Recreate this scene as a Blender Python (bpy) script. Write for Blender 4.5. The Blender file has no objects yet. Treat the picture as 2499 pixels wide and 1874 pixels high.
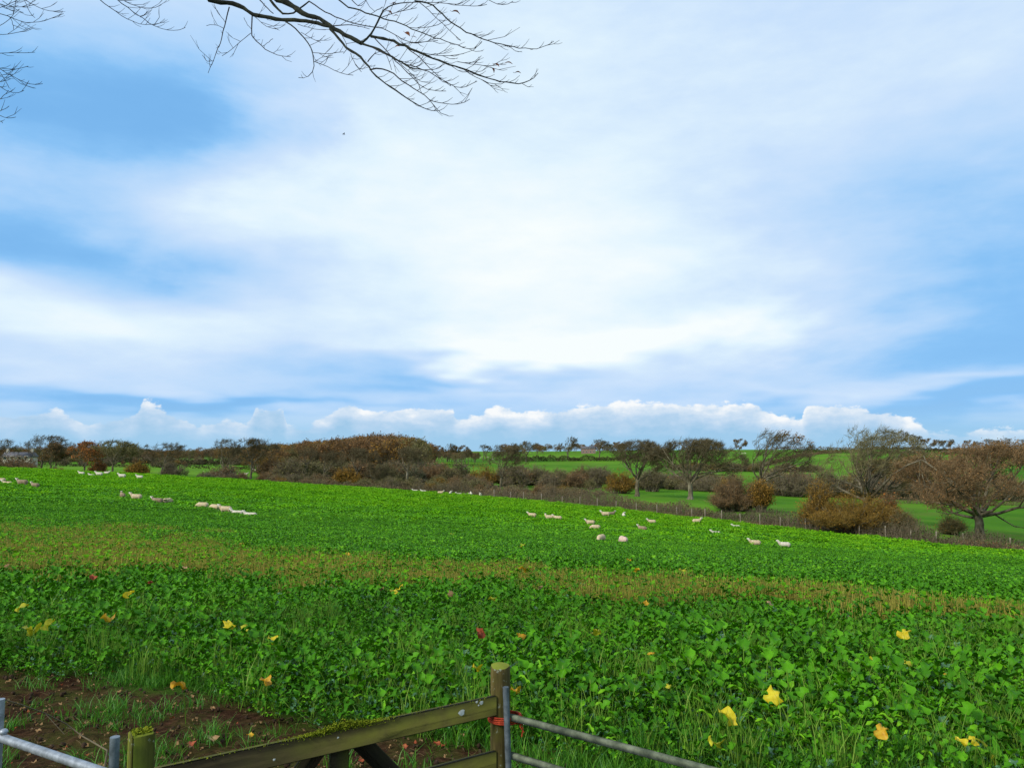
import bpy, math, random
import numpy as np
from mathutils import Vector, Matrix, Euler

# ------------------------------------------------------------------ camera, sky, sun, exposure
scene = bpy.context.scene
COL = scene.collection
FPX = 1877.0            # focal length in photo pixels (photo 2499 x 1874)
CZ = 2.5                # camera height above the gateway ground
PITCH = math.atan(148 / FPX)
cd = bpy.data.cameras.new('camera'); cam = bpy.data.objects.new('camera', cd); COL.objects.link(cam)
cam.location = (0, 0, CZ); cam.rotation_euler = (math.pi / 2 + PITCH, 0, 0)
cd.sensor_width = 36; cd.lens = FPX / 2499 * 36; cd.clip_start = .05; cd.clip_end = 20000
scene.camera = cam
vs = scene.view_settings
vs.view_transform = 'Standard'; vs.look = 'None'; vs.exposure = 0.0; vs.gamma = 1.0; vs.use_curve_mapping = False
scene.cycles.use_denoising = True
scene.cycles.max_bounces = 6; scene.cycles.diffuse_bounces = 3; scene.cycles.transmission_bounces = 3; scene.cycles.transparent_max_bounces = 4

SUN_AZ, SUN_EL = math.radians(-128), math.radians(34)      # from behind and to the left
sd = bpy.data.lights.new('sun', 'SUN'); sun = bpy.data.objects.new('sun', sd); COL.objects.link(sun)
sd.energy = 3.7; sd.angle = math.radians(14); sd.color = (1, .95, .86)
sdir = Vector((math.sin(SUN_AZ) * math.cos(SUN_EL), math.cos(SUN_AZ) * math.cos(SUN_EL), math.sin(SUN_EL)))
sun.rotation_euler = sdir.to_track_quat('Z', 'Y').to_euler(); sun.location = (-30, -30, 40)


def ray(px, py):
    u = (px - 1249.5) / FPX; v = (937 - py) / FPX
    c, s = math.cos(PITCH), math.sin(PITCH)
    y = c - v * s
    return u / y, (s + v * c) / y


def at(px, py, Y):
    a, b = ray(px, py)
    return np.array([a * Y, Y, CZ + b * Y])


def azel(px, py):
    a, b = ray(px, py)
    return math.degrees(math.atan2(a, 1)), math.degrees(math.atan2(b, math.hypot(a, 1)))


class NT:
    """small helper to write node trees as expressions"""
    def __init__(s, tree): s.t = tree; s.n = tree.nodes; s.l = tree.links
    def node(s, typ, **kw):
        n = s.n.new(typ)
        for k, v in kw.items(): setattr(n, k, v)
        return n
    def put(s, sock, v):
        if isinstance(v, bpy.types.NodeSocket): s.l.new(v, sock)
        else: sock.default_value = v
    def m(s, op, a, b=0.0, c=0.0, clamp=False):
        n = s.node('ShaderNodeMath', operation=op, use_clamp=clamp)
        s.put(n.inputs[0], a); s.put(n.inputs[1], b); s.put(n.inputs[2], c)
        return n.outputs[0]
    def mix(s, f, a, b, blend='MIX'):
        n = s.node('ShaderNodeMix', data_type='RGBA', blend_type=blend)
        s.put(n.inputs[0], f)
        s.put(n.inputs[6], a if isinstance(a, bpy.types.NodeSocket) else (*a, 1))
        s.put(n.inputs[7], b if isinstance(b, bpy.types.NodeSocket) else (*b, 1))
        return n.outputs[2]
    def noise(s, vec, scale, detail=4, rough=.55, lac=2.0, dist=0.0, color=False):
        n = s.node('ShaderNodeTexNoise')
        if vec is not None: s.l.new(vec, n.inputs['Vector'])
        n.inputs['Scale'].default_value = scale; n.inputs['Detail'].default_value = detail
        n.inputs['Roughness'].default_value = rough; n.inputs['Lacunarity'].default_value = lac; n.inputs['Distortion'].default_value = dist
        return n.outputs['Color' if color else 'Fac']
    def ramp(s, f, stops, interp='LINEAR'):
        n = s.node('ShaderNodeValToRGB'); r = n.color_ramp; r.interpolation = interp
        while len(r.elements) < len(stops): r.elements.new(0.5)
        for e, (p, c) in zip(r.elements, stops):
            e.position = p; e.color = (*c, 1) if isinstance(c, (tuple, list)) else (c, c, c, 1)
        s.put(n.inputs[0], f)
        return n.outputs[0]
    def sm(s, x, a, b):
        n = s.node('ShaderNodeMapRange', interpolation_type='SMOOTHSTEP')
        s.put(n.inputs[0], x); n.inputs[1].default_value = a; n.inputs[2].default_value = b
        return n.outputs[0]
    def comb(s, x, y, z):
        n = s.node('ShaderNodeCombineXYZ')
        for i, v in enumerate((x, y, z)): s.put(n.inputs[i], v)
        return n.outputs[0]
    def sep(s, v):
        n = s.node('ShaderNodeSeparateXYZ'); s.l.new(v, n.inputs[0]); return n.outputs


def lin(r, g, b):
    f = lambda c: (c / 255 / 12.92) if c / 255 <= .04045 else ((c / 255 + .055) / 1.055) ** 2.4
    return (f(r), f(g), f(b))


def build_world():
    w = bpy.data.worlds.new('World'); scene.world = w; w.use_nodes = True
    T = NT(w.node_tree); w.node_tree.nodes.clear()
    S = .1
    tc = T.node('ShaderNodeTexCoord').outputs['Generated']
    x, y, z = T.sep(tc)
    r2d = 180 / math.pi
    az = T.m('MULTIPLY', T.m('ARCTAN2', x, y), r2d)
    el = T.m('MULTIPLY', T.m('ARCSINE', z), r2d)
    # drift of the cloud edges
    zz = T.m('ADD', T.m('MAXIMUM', z, 0.0), .16)
    plane = T.comb(T.m('DIVIDE', x, zz), T.m('DIVIDE', y, zz), 0.0)
    n1 = T.noise(plane, .9, 3, .5)
    n2 = T.noise(plane, 1.1, 3, .5, dist=.3)
    sph = T.comb(T.m('MULTIPLY', az, .05), T.m('MULTIPLY', el, .13), 3.0)
    n3 = T.noise(sph, 1.0, 5, .55, dist=.4)
    n4 = T.noise(sph, 4.0, 5, .6)
    azd = T.m('ADD', az, T.m('MULTIPLY', T.m('SUBTRACT', n3, .5), 26.0))
    eld = T.m('ADD', el, T.m('MULTIPLY', T.m('SUBTRACT', n1, .5), 9.0))
    m = T.m('ADD', .575, T.m('MULTIPLY', T.m('SUBTRACT', n2, .5), .40))
    m = T.m('ADD', m, T.m('MULTIPLY', T.m('SUBTRACT', n4, .5), .26))
    blobs = [(120, 180, 380, 150, -.24), (330, 300, 330, 120, -.26), (20, 350, 330, 100, -.22), (430, 210, 200, 150, -.08),
             (60, 560, 380, 75, -.30), (330, 640, 380, 50, -.28), (120, 745, 420, 60, .26), (560, 520, 330, 110, .22),
             (1350, 640, 480, 260, .36), (1000, 440, 400, 160, .16), (1620, 830, 330, 55, .42), (1280, 880, 230, 40, .30), (200, 925, 500, 40, .02),
             (420, 975, 620, 38, -.44), (1130, 918, 330, 30, -.42), (760, 880, 220, 35, -.12), (2430, 740, 330, 210, -.40), (2080, 800, 220, 150, -.12),
             (2250, 1010, 420, 45, -.34), (1500, 1040, 700, 50, -.12), (2200, 938, 230, 22, .22), (1900, 280, 500, 220, .10), (1250, 100, 400, 140, .12),
             (2300, 480, 300, 120, -.16), (2420, 120, 260, 160, .10), (1750, 560, 240, 220, -.04)]
    for bx, by, sx, sy, amp in blobs:
        a, e = azel(bx, by); k = 57.2958 / FPX
        dx = T.m('MULTIPLY', T.m('SUBTRACT', azd, a), 1 / (sx * k)); dy = T.m('MULTIPLY', T.m('SUBTRACT', eld, e), 1 / (sy * k))
        g = T.m('POWER', math.e, T.m('MULTIPLY', T.m('ADD', T.m('MULTIPLY', dx, dx), T.m('MULTIPLY', dy, dy)), -1.0))
        m = T.m('ADD', m, T.m('MULTIPLY', g, amp))
    B = 1 / S
    sc = lambda c: tuple(v * B for v in c)
    sky = T.node('ShaderNodeTexSky', sky_type='NISHITA', sun_disc=False)
    sky.sun_elevation = SUN_EL; sky.sun_rotation = SUN_AZ % (2 * math.pi); sky.air_density = 1.0; sky.dust_density = .6; sky.ozone_density = 1.2
    blue = T.mix(.86, sky.outputs[0], sc(lin(124, 188, 246)))
    cloud = T.node('ShaderNodeValToRGB'); r = cloud.color_ramp
    stops = [(.0, lin(122, 184, 240)), (.20, lin(142, 198, 248)), (.40, lin(178, 214, 251)), (.60, lin(202, 226, 253)), (.80, lin(226, 244, 255)), (1.0, lin(247, 254, 255))]
    while len(r.elements) < len(stops): r.elements.new(.5)
    for e, (p, c) in zip(r.elements, stops): e.position = p; e.color = (*c, 1)
    T.put(cloud.inputs[0], m)
    vm = T.node('ShaderNodeVectorMath', operation='SCALE'); T.l.new(cloud.outputs[0], vm.inputs[0]); vm.inputs['Scale'].default_value = B
    col = T.mix(T.sm(m, -.02, .34), blue, vm.outputs[0])
    # cumulus bank low over the horizon
    tops = [(-40, 1010), (140, 998), (215, 1040), (258, 1018), (330, 1010), (348, 984), (385, 990), (480, 1036), (560, 1022), (605, 1034), (625, 994), (690, 993), (702, 1034), (760, 1032), (820, 1000), (850, 982),
            (890, 1006), (1050, 992), (1105, 1000), (1120, 1022), (1180, 1006), (1225, 986), (1262, 1006), (1330, 1000), (1500, 982), (1850, 986), (1900, 1018), (1955, 1022), (1972, 984), (2060, 988), (2180, 1004), (2260, 1046)]
    f = T.m('MULTIPLY_ADD', az, 1 / 80, .5)
    st = []
    for px, py in tops:
        a, e = azel(px, py); st.append((a / 80 + .5, e / 5))
    topv = T.m('MULTIPLY', T.ramp(f, st), 5.0)
    cb = T.comb(T.m('MULTIPLY', az, .42), T.m('MULTIPLY', el, .75), 1.0)
    nb = T.noise(cb, 1.0, 6, .58)
    nf = T.noise(cb, 3.2, 5, .6)
    edge = T.m('SUBTRACT', T.m('ADD', topv, T.m('MULTIPLY', T.m('SUBTRACT', nb, .5), 2.2)), el)
    dens = T.sm(T.m('ADD', edge, T.m('MULTIPLY', T.m('SUBTRACT', nf, .5), .5)), -.02, .22)
    bot = T.sm(el, .1, 1.6)
    lit = T.m('ADD', T.m('MULTIPLY', T.m('SUBTRACT', 1.0, edge), .34), T.m('MULTIPLY', T.m('SUBTRACT', nb, .40), 2.2))
    # the bank is brightest ahead and greyer to the left
    lit = T.m('ADD', lit, T.m('MULTIPLY', T.sm(az, -22.0, 2.0), .22))
    ccol = T.node('ShaderNodeValToRGB'); r = ccol.color_ramp
    stops = [(.0, lin(158, 200, 232)), (.35, lin(186, 214, 240)), (.62, lin(216, 231, 246)), (.85, lin(250, 252, 253))]
    while len(r.elements) < len(stops): r.elements.new(.5)
    for e, (p, c) in zip(r.elements, stops): e.position = p; e.color = (*c, 1)
    T.put(ccol.inputs[0], lit)
    vm2 = T.node('ShaderNodeVectorMath', operation='SCALE'); T.l.new(ccol.outputs[0], vm2.inputs[0]); vm2.inputs['Scale'].default_value = B
    haze = T.mix(T.sm(el, 0.0, 3.2), sc(lin(160, 206, 238)), col)
    cmask = T.m('MULTIPLY', dens, T.m('MULTIPLY_ADD', bot, .55, .42))
    col = T.mix(cmask, haze, vm2.outputs[0])
    bg = T.node('ShaderNodeBackground'); T.l.new(col, bg.inputs[0]); bg.inputs[1].default_value = S
    out = T.node('ShaderNodeOutputWorld'); T.l.new(bg.outputs[0], out.inputs[0])
    w.cycles.sampling_method = 'MANUAL'; w.cycles.sample_map_resolution = 512


build_world()
rng = np.random.default_rng(7)
random.seed(7)

# ------------------------------------------------------------------ mesh helpers


class MB:
    """collects vertices, polygons and per-vertex tint, builds ONE mesh"""
    def __init__(s): s.v = []; s.q = []; s.t = []; s.qm = []; s.tm = []; s.n = 0; s.tint = []
    def add(s, v, quads=None, tris=None, mat=0, tint=.5):
        v = np.asarray(v, np.float32).reshape(-1, 3)
        s.v.append(v); s.tint.append(np.broadcast_to(np.asarray(tint, np.float32), (len(v),)))
        if quads is not None and len(quads):
            q = np.asarray(quads, np.int32).reshape(-1, 4) + s.n; s.q.append(q); s.qm.append(np.full(len(q), mat, np.int32))
        if tris is not None and len(tris):
            q = np.asarray(tris, np.int32).reshape(-1, 3) + s.n; s.t.append(q); s.tm.append(np.full(len(q), mat, np.int32))
        s.n += len(v)
        return s
    def tubes(s, P, R, n=4, mat=0, tint=.5, cap=False):
        """P (N,K,3) chains, R (N,K) radii"""
        P = np.asarray(P, float); R = np.asarray(R, float)
        if len(P) == 0: return s
        N, K = R.shape
        Tn = np.gradient(P, axis=1); Tn /= np.linalg.norm(Tn, axis=2, keepdims=True) + 1e-9
        ref = np.array([.31, .52, .79]); ref2 = np.array([.9, -.3, .2])
        par = np.abs((Tn @ ref)).max(1) > .93
        rr = np.where(par[:, None], ref2, ref)[:, None, :]
        A = np.cross(Tn, rr); A /= np.linalg.norm(A, axis=2, keepdims=True) + 1e-9
        Bv = np.cross(Tn, A)
        th = np.arange(n) * 2 * math.pi / n
        V = P[:, :, None, :] + R[:, :, None, None] * (A[:, :, None, :] * np.cos(th)[:, None] + Bv[:, :, None, :] * np.sin(th)[:, None])
        idx = np.arange(N * K * n).reshape(N, K, n)
        a = idx[:, :-1, :]; b = np.roll(a, -1, axis=2); d = idx[:, 1:, :]; c = np.roll(d, -1, axis=2)
        Q = np.stack([a, b, c, d], -1).reshape(-1, 4)
        tt = np.asarray(tint, float)
        if tt.ndim: tt = np.repeat(tt, K * n)
        base = s.n
        s.add(V.reshape(-1, 3), Q, mat=mat, tint=tt)
        if cap:
            for i in range(N):
                for k in (0, K - 1):
                    ring = V[i, k]; f = [(0, j, j + 1) for j in range(1, n - 1)]
                    s.add(ring, tris=f, mat=mat, tint=float(np.mean(tt)))
        return s
    def box(s, M, sx, sy, sz, mat=0, bev=0.0, tint=.5):
        """box centred at the origin of matrix M, chamfered along its edges"""
        h = np.array([sx, sy, sz]) / 2; bev = min(bev, h.min() * .6)
        v = []; 
        bm = {}
        import itertools
        pts = []; key = {}
        for sg in itertools.product((-1, 1), repeat=3):
            for ax in range(3):
                p = [sg[i] * (h[i] - (0 if i == ax else bev)) for i in range(3)]
                key[(sg, ax)] = len(pts); pts.append(p)
        quads = []; tris = []
        for ax in range(3):
            o = [i for i in range(3) if i != ax]
            for sa in (-1, 1):
                loop = []
                for (s0, s1) in ((-1, -1), (1, -1), (1, 1), (-1, 1)):
                    sg = [0] * 3; sg[ax] = sa; sg[o[0]] = s0; sg[o[1]] = s1; loop.append(key[(tuple(sg), ax)])
                quads.append(loop)
        if bev > 0:
            for a0, a1 in ((0, 1), (0, 2), (1, 2)):
                o = 3 - a0 - a1
                for s0 in (-1, 1):
                    for s1 in (-1, 1):
                        A = [0] * 3; A[a0] = s0; A[a1] = s1; A[o] = -1; Bq = list(A); Bq[o] = 1; A = tuple(A); Bq = tuple(Bq)
                        quads.append([key[(A, a0)], key[(Bq, a0)], key[(Bq, a1)], key[(A, a1)]])
            for sg in itertools.product((-1, 1), repeat=3): tris.append([key[(sg, 0)], key[(sg, 1)], key[(sg, 2)]])
        P = np.array(pts); M = np.array(M)
        P = P @ M[:3, :3].T + M[:3, 3]
        s.add(P, quads, tris, mat, tint)
        return s
    def mesh(s, name, mats, smooth=False):
        me = bpy.data.meshes.new(name)
        V = np.concatenate(s.v) if s.v else np.zeros((0, 3), np.float32)
        Q = np.concatenate(s.q) if s.q else np.zeros((0, 4), np.int32); Tt = np.concatenate(s.t) if s.t else np.zeros((0, 3), np.int32)
        me.vertices.add(len(V)); me.vertices.foreach_set('co', V.ravel())
        nl = Q.size + Tt.size
        me.loops.add(nl); me.loops.foreach_set('vertex_index', np.concatenate([Q.ravel(), Tt.ravel()]).astype(np.int32))
        me.polygons.add(len(Q) + len(Tt))
        st = np.concatenate([np.arange(len(Q)) * 4, Q.size + np.arange(len(Tt)) * 3]).astype(np.int32)
        me.polygons.foreach_set('loop_start', st)
        mi = np.concatenate([np.concatenate(s.qm) if s.qm else np.zeros(0, np.int32), np.concatenate(s.tm) if s.tm else np.zeros(0, np.int32)]).astype(np.int32)
        me.polygons.foreach_set('material_index', mi)
        if smooth: me.polygons.foreach_set('use_smooth', np.ones(len(mi), bool))
        for m in (mats if isinstance(mats, (list, tuple)) else [mats]): me.materials.append(m)
        at_ = me.attributes.new('tint', 'FLOAT', 'POINT'); at_.data.foreach_set('value', np.concatenate(s.tint).astype(np.float32) if s.tint else np.zeros(0, np.float32))
        me.update(calc_edges=True); me.validate()
        return me
    def obj(s, name, mats, parent=None, smooth=False, loc=None):
        return link(name, s.mesh(name, mats, smooth), parent, loc)


def link(name, me, parent=None, loc=None):
    o = bpy.data.objects.new(name, me); COL.objects.link(o)
    if parent is not None: o.parent = parent
    if loc is not None: o.location = loc
    return o


def tag(o, label=None, cat=None, group=None, kind=None):
    for k, v in (('label', label), ('category', cat), ('group', group), ('kind', kind)):
        if v: o[k] = v
    return o


def thing(name, label, cat, loc=(0, 0, 0), group=None, rz=0):
    o = bpy.data.objects.new(name, None); COL.objects.link(o); o.location = loc; o.rotation_euler = (0, 0, rz); o.empty_display_size = .2
    return tag(o, label, cat, group)


def frame_m(p, xdir, up=(0, 0, 1)):
    x = Vector(xdir).normalized(); z = Vector(up); z = (z - x * z.dot(x)).normalized(); y = z.cross(x)
    M = Matrix.Identity(4)
    for i in range(3): M[i][0] = x[i]; M[i][1] = y[i]; M[i][2] = z[i]; M[i][3] = p[i]
    return M


# smooth value noise on the plane
_perm = np.random.default_rng(3).random((256, 256))


def vnoise(X, Y, s=1.0):
    X = np.asarray(X, float) * s; Y = np.asarray(Y, float) * s
    xi = np.floor(X).astype(int); yi = np.floor(Y).astype(int); fx = X - xi; fy = Y - yi
    fx = fx * fx * (3 - 2 * fx); fy = fy * fy * (3 - 2 * fy)
    g = lambda a, b: _perm[a & 255, b & 255]
    return (g(xi, yi) * (1 - fx) + g(xi + 1, yi) * fx) * (1 - fy) + (g(xi, yi + 1) * (1 - fx) + g(xi + 1, yi + 1) * fx) * fy


def fbm(X, Y, s=1.0, o=4):
    r = 0; a = .5
    for i in range(o): r = r + a * (vnoise(np.asarray(X) + 17.3 * i, np.asarray(Y) - 9.1 * i, s) - .5); a *= .5; s *= 2.03
    return r


# ------------------------------------------------------------------ materials


def pmat(name, stops, scale=6.0, rough=.8, spec=.25, trans=0.0, coord='Object', bump=0.0, bscale=40.0, tintw=0.0, big=0.0, bigscale=.06, detail=5, rndw=0.0, metal=0.0, stretch=None, sheen=0.0):
    """noise-driven colour ramp; tintw: weight of the per-leaf tint, big: weight of a slow world noise, rndw: weight of the per-object random"""
    m = bpy.data.materials.new(name); m.use_nodes = True
    T = NT(m.node_tree); T.n.clear()
    tc = T.node('ShaderNodeTexCoord').outputs['Object'] if coord == 'Object' else T.node('ShaderNodeNewGeometry').outputs['Position']
    v = tc
    if stretch:
        mp = T.node('ShaderNodeMapping'); T.l.new(tc, mp.inputs[0]); mp.inputs['Scale'].default_value = stretch; v = mp.outputs[0]
    f = T.noise(v, scale, detail, .6)
    f = T.m('MULTIPLY_ADD', T.m('SUBTRACT', f, .5), 1.6, .5)
    wsum = 1 - tintw - big - rndw
    f = T.m('MULTIPLY', f, max(wsum, .0))
    if tintw:
        a = T.node('ShaderNodeAttribute', attribute_name='tint'); f = T.m('MULTIPLY_ADD', a.outputs['Fac'], tintw, f)
    if big:
        pos = T.node('ShaderNodeNewGeometry').outputs['Position']
        bn = T.noise(pos, bigscale, 4, .6); f = T.m('MULTIPLY_ADD', T.m('MULTIPLY_ADD', T.m('SUBTRACT', bn, .5), 2.2, .5), big, f)
    if rndw:
        oi = T.node('ShaderNodeObjectInfo'); f = T.m('MULTIPLY_ADD', oi.outputs['Random'], rndw, f)
    c = T.ramp(f, stops)
    b = T.node('ShaderNodeBsdfPrincipled'); T.l.new(c, b.inputs['Base Color'])
    b.inputs['Roughness'].default_value = rough; b.inputs['Specular IOR Level'].default_value = spec; b.inputs['Metallic'].default_value = metal
    if sheen: b.inputs['Sheen Weight'].default_value = sheen
    if bump:
        bn = T.noise(v, bscale, 4, .6); bp = T.node('ShaderNodeBump'); bp.inputs['Strength'].default_value = bump; bp.inputs['Distance'].default_value = .02
        T.l.new(bn, bp.inputs['Height']); T.l.new(bp.outputs[0], b.inputs['Normal'])
    sh = b.outputs[0]
    if trans:
        tr = T.node('ShaderNodeBsdfTranslucent'); T.l.new(c, tr.inputs[0]); mx = T.node('ShaderNodeMixShader'); mx.inputs[0].default_value = trans
        T.l.new(sh, mx.inputs[1]); T.l.new(tr.outputs[0], mx.inputs[2]); sh = mx.outputs[0]
    o = T.node('ShaderNodeOutputMaterial'); T.l.new(sh, o.inputs[0])
    return m


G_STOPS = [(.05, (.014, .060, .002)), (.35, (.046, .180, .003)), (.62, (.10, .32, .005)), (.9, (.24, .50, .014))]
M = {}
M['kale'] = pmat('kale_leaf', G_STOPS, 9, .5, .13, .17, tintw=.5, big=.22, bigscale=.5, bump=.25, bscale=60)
M['kale_far'] = pmat('kale_leaf_far', [(.1, (.030, .11, .002)), (.4, (.085, .28, .003)), (.65, (.155, .41, .004)), (.95, (.31, .56, .010))], 6, .7, .06, .2, tintw=.42, big=.34, bigscale=.09)  # far and mid leaves brighter: open light past the tree shade put into colour
M['kale_lime'] = pmat('kale_leaf_lime', [(0.15, (0.06, 0.21, 0.003)), (0.5, (0.14, 0.36, 0.005)), (0.85, (0.27, 0.52, 0.01))], 6, .7, .06, .2, tintw=.5, big=.25, bigscale=.12)
M['kale_blue'] = pmat('kale_leaf_glaucous_sheen', [(.1, (.035, .11, .035)), (.5, (.075, .20, .07)), (.9, (.16, .32, .15))], 9, .36, .5, .15, tintw=.5, bump=.25, bscale=60)  # glaucous leaves, with the bluish sky reflection put into their colour
M['kale_mid'] = pmat('kale_leaf_mid', [(.1, (.022, .085, .002)), (.4, (.056, .21, .003)), (.65, (.11, .33, .005)), (.95, (.25, .50, .012))], 6, .62, .12, .2, tintw=.46, big=.28, bigscale=.12)
M['stalk'] = pmat('kale_stalk', [(.2, (.05, .15, .01)), (.5, (.12, .25, .02)), (.85, (.26, .36, .06))], 12, .55, .15, .15, tintw=.4)
M['dry'] = pmat('dry_stalk', [(.1, (.12, .14, .018)), (.4, (.27, .26, .036)), (.7, (.43, .36, .065)), (.95, (.60, .48, .14))], 8, .7, .2, .1, tintw=.6)
M['straw'] = pmat('dull_straw', [(.1, (.05, .03, .012)), (.5, (.11, .075, .03)), (.9, (.20, .15, .07))], 8, .8, .1, .1, tintw=.6)
M['yellow'] = pmat('yellow_leaf', [(.1, (.40, .28, .006)), (.5, (.66, .52, .012)), (.9, (.78, .68, .05))], 22, .5, .3, .3, tintw=.2)
M['orange'] = pmat('orange_leaf', [(.1, (.32, .13, .008)), (.5, (.60, .33, .012)), (.9, (.72, .50, .04))], 22, .5, .3, .3, tintw=.2)
M['olive'] = pmat('olive_leaf', [(.1, (.26, .25, .01)), (.5, (.46, .44, .015)), (.9, (.62, .56, .02))], 22, .5, .3, .3, tintw=.2)
M['russet'] = pmat('russet_leaf', [(.1, (.12, .02, .008)), (.5, (.30, .06, .02)), (.9, (.46, .14, .05))], 30, .6, .2, .2, tintw=.2)
M['tan'] = pmat('tan_leaf', [(.1, (.16, .09, .03)), (.5, (.32, .19, .08)), (.9, (.5, .36, .2))], 30, .6, .2, .2, tintw=.5)
M['grass'] = pmat('grass_blade', [(.1, (.02, .10, .006)), (.5, (.06, .22, .01)), (.9, (.16, .34, .03))], 8, .5, .3, .25, tintw=.6)
M['bark'] = pmat('bark', [(.15, (.04, .032, .019)), (.45, (.10, .082, .05)), (.7, (.18, .155, .10)), (.95, (.30, .27, .20))], 3, .9, .15, bump=.6, bscale=14, stretch=(1, 1, .35))
M['bark_pale'] = pmat('bark_pale', [(.15, (.05, .042, .025)), (.5, (.15, .13, .085)), (.85, (.34, .31, .23))], 1.6, .9, .15, bump=.5, bscale=14, stretch=(1, 1, .5))
M['twig'] = pmat('twig', [(0.15, (0.08, 0.064, 0.038)), (0.5, (0.155, 0.125, 0.075)), (0.85, (0.23, 0.19, 0.12))], .6, .9, .1, tintw=.3)
M['twig_dark'] = pmat('twig_dark', [(.15, (.045, .036, .018)), (.5, (.095, .076, .038)), (.85, (.16, .13, .07))], .6, .9, .1, tintw=.3)
M['twig_olive'] = pmat('twig_olive', [(0.15, (0.08, 0.072, 0.03)), (0.5, (0.16, 0.14, 0.06)), (0.85, (0.24, 0.21, 0.1))], .6, .9, .1, tintw=.3)
M['twig_red'] = pmat('twig_red', [(0.15, (0.095, 0.062, 0.03)), (0.5, (0.175, 0.115, 0.055)), (0.85, (0.25, 0.17, 0.085))], .6, .9, .1, tintw=.3)
M['twig_gold'] = pmat('twig_gold', [(0.15, (0.1, 0.065, 0.014)), (0.5, (0.19, 0.12, 0.025)), (0.85, (0.26, 0.17, 0.045))], .6, .9, .1, tintw=.3)
M['leaf_brown'] = pmat('leaf_brown', [(0.15, (0.095, 0.05, 0.018)), (0.5, (0.20, 0.105, 0.036)), (0.85, (0.31, 0.175, 0.065))], .8, .7, .15, .2, tintw=.6)
M['leaf_rust'] = pmat('leaf_rust', [(0.15, (0.16, 0.05, 0.012)), (0.5, (0.31, 0.1, 0.018)), (0.85, (0.43, 0.17, 0.03))], .8, .7, .15, .2, tintw=.6)
M['leaf_ochre'] = pmat('leaf_ochre', [(0.15, (0.14, 0.07, 0.012)), (0.5, (0.27, 0.14, 0.02)), (0.85, (0.38, 0.21, 0.035))], .8, .7, .15, .2, tintw=.6)
M['leaf_olive'] = pmat('leaf_olivebrown', [(0.15, (0.075, 0.068, 0.02)), (0.5, (0.15, 0.135, 0.04)), (0.85, (0.24, 0.21, 0.07))], .8, .7, .15, .2, tintw=.6)
M['leaf_dark'] = pmat('leaf_evergreen', [(0.15, (0.014, 0.028, 0.01)), (0.5, (0.032, 0.058, 0.018)), (0.85, (0.065, 0.1, 0.032))], .8, .6, .2, .1, tintw=.6)
M['hedge_dark'] = pmat('hedge_dark', [(0.15, (0.026, 0.03, 0.012)), (0.5, (0.056, 0.054, 0.022)), (0.85, (0.11, 0.09, 0.04))], .3, .8, .1, .1, tintw=.5)
M['hedge_brown'] = pmat('hedge_brown', [(0.15, (0.06, 0.045, 0.02)), (0.5, (0.13, 0.095, 0.042)), (0.85, (0.23, 0.17, 0.085))], .3, .8, .1, .1, tintw=.5)
M['bracken'] = pmat('bracken', [(.1, (.09, .05, .02)), (.5, (.19, .11, .045)), (.9, (.32, .22, .11))], .5, .8, .1, .15, tintw=.6)
M['post_wood'] = pmat('fence_post_wood', [(.1, (.13, .11, .075)), (.5, (.25, .215, .155)), (.9, (.38, .335, .255))], 3, .85, .1, stretch=(1, 1, .2))
M['wire'] = pmat('wire', [(0, (.12, .12, .12)), (1, (.2, .2, .2))], 2, .5, .4, metal=.6)
M['fleece'] = pmat('fleece', [(.1, (.34, .25, .13)), (.5, (.50, .39, .23)), (.9, (.66, .55, .37))], 5, .95, .05, bump=.5, bscale=30, coord='Object')
M['fleece_dirty'] = pmat('fleece_dirty', [(.1, (.12, .085, .05)), (.5, (.24, .175, .11)), (.9, (.40, .32, .22))], 4, .95, .05, bump=.5, bscale=30)
M['fleece_pale'] = pmat('fleece_pale', [(.1, (.42, .36, .25)), (.5, (.56, .50, .38)), (.9, (.68, .63, .52))], 5, .95, .05, bump=.5, bscale=30)
M['fleece_pink'] = pmat('fleece_pink', [(.1, (.42, .27, .20)), (.5, (.56, .40, .31)), (.9, (.68, .55, .45))], 5, .95, .05, bump=.5, bscale=30)
M['face'] = pmat('sheep_face', [(.2, (.48, .43, .34)), (.8, (.66, .62, .53))], 8, .8, .1)
# ------------------------------------------------------------------ terrain


def tps(P, Z, lam):
    P = np.asarray(P, float); n = len(P)
    phi = lambda r2: np.where(r2 > 0, .5 * r2 * np.log(np.maximum(r2, 1e-12)), 0)
    K = phi(((P[:, None] - P[None]) ** 2).sum(-1)) + lam * np.eye(n)
    A = np.zeros((n + 3, n + 3)); A[:n, :n] = K; A[:n, n] = 1; A[:n, n + 1:] = P; A[n, :n] = 1; A[n + 1:, :n] = P.T
    w = np.linalg.solve(A, np.r_[Z, 0, 0, 0])
    def f(X, Y):
        out = w[n] + w[n + 1] * X + w[n + 2] * Y
        for i in range(n): out = out + w[i] * phi((X - P[i, 0]) ** 2 + (Y - P[i, 1]) ** 2)
        return out
    return f


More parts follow.
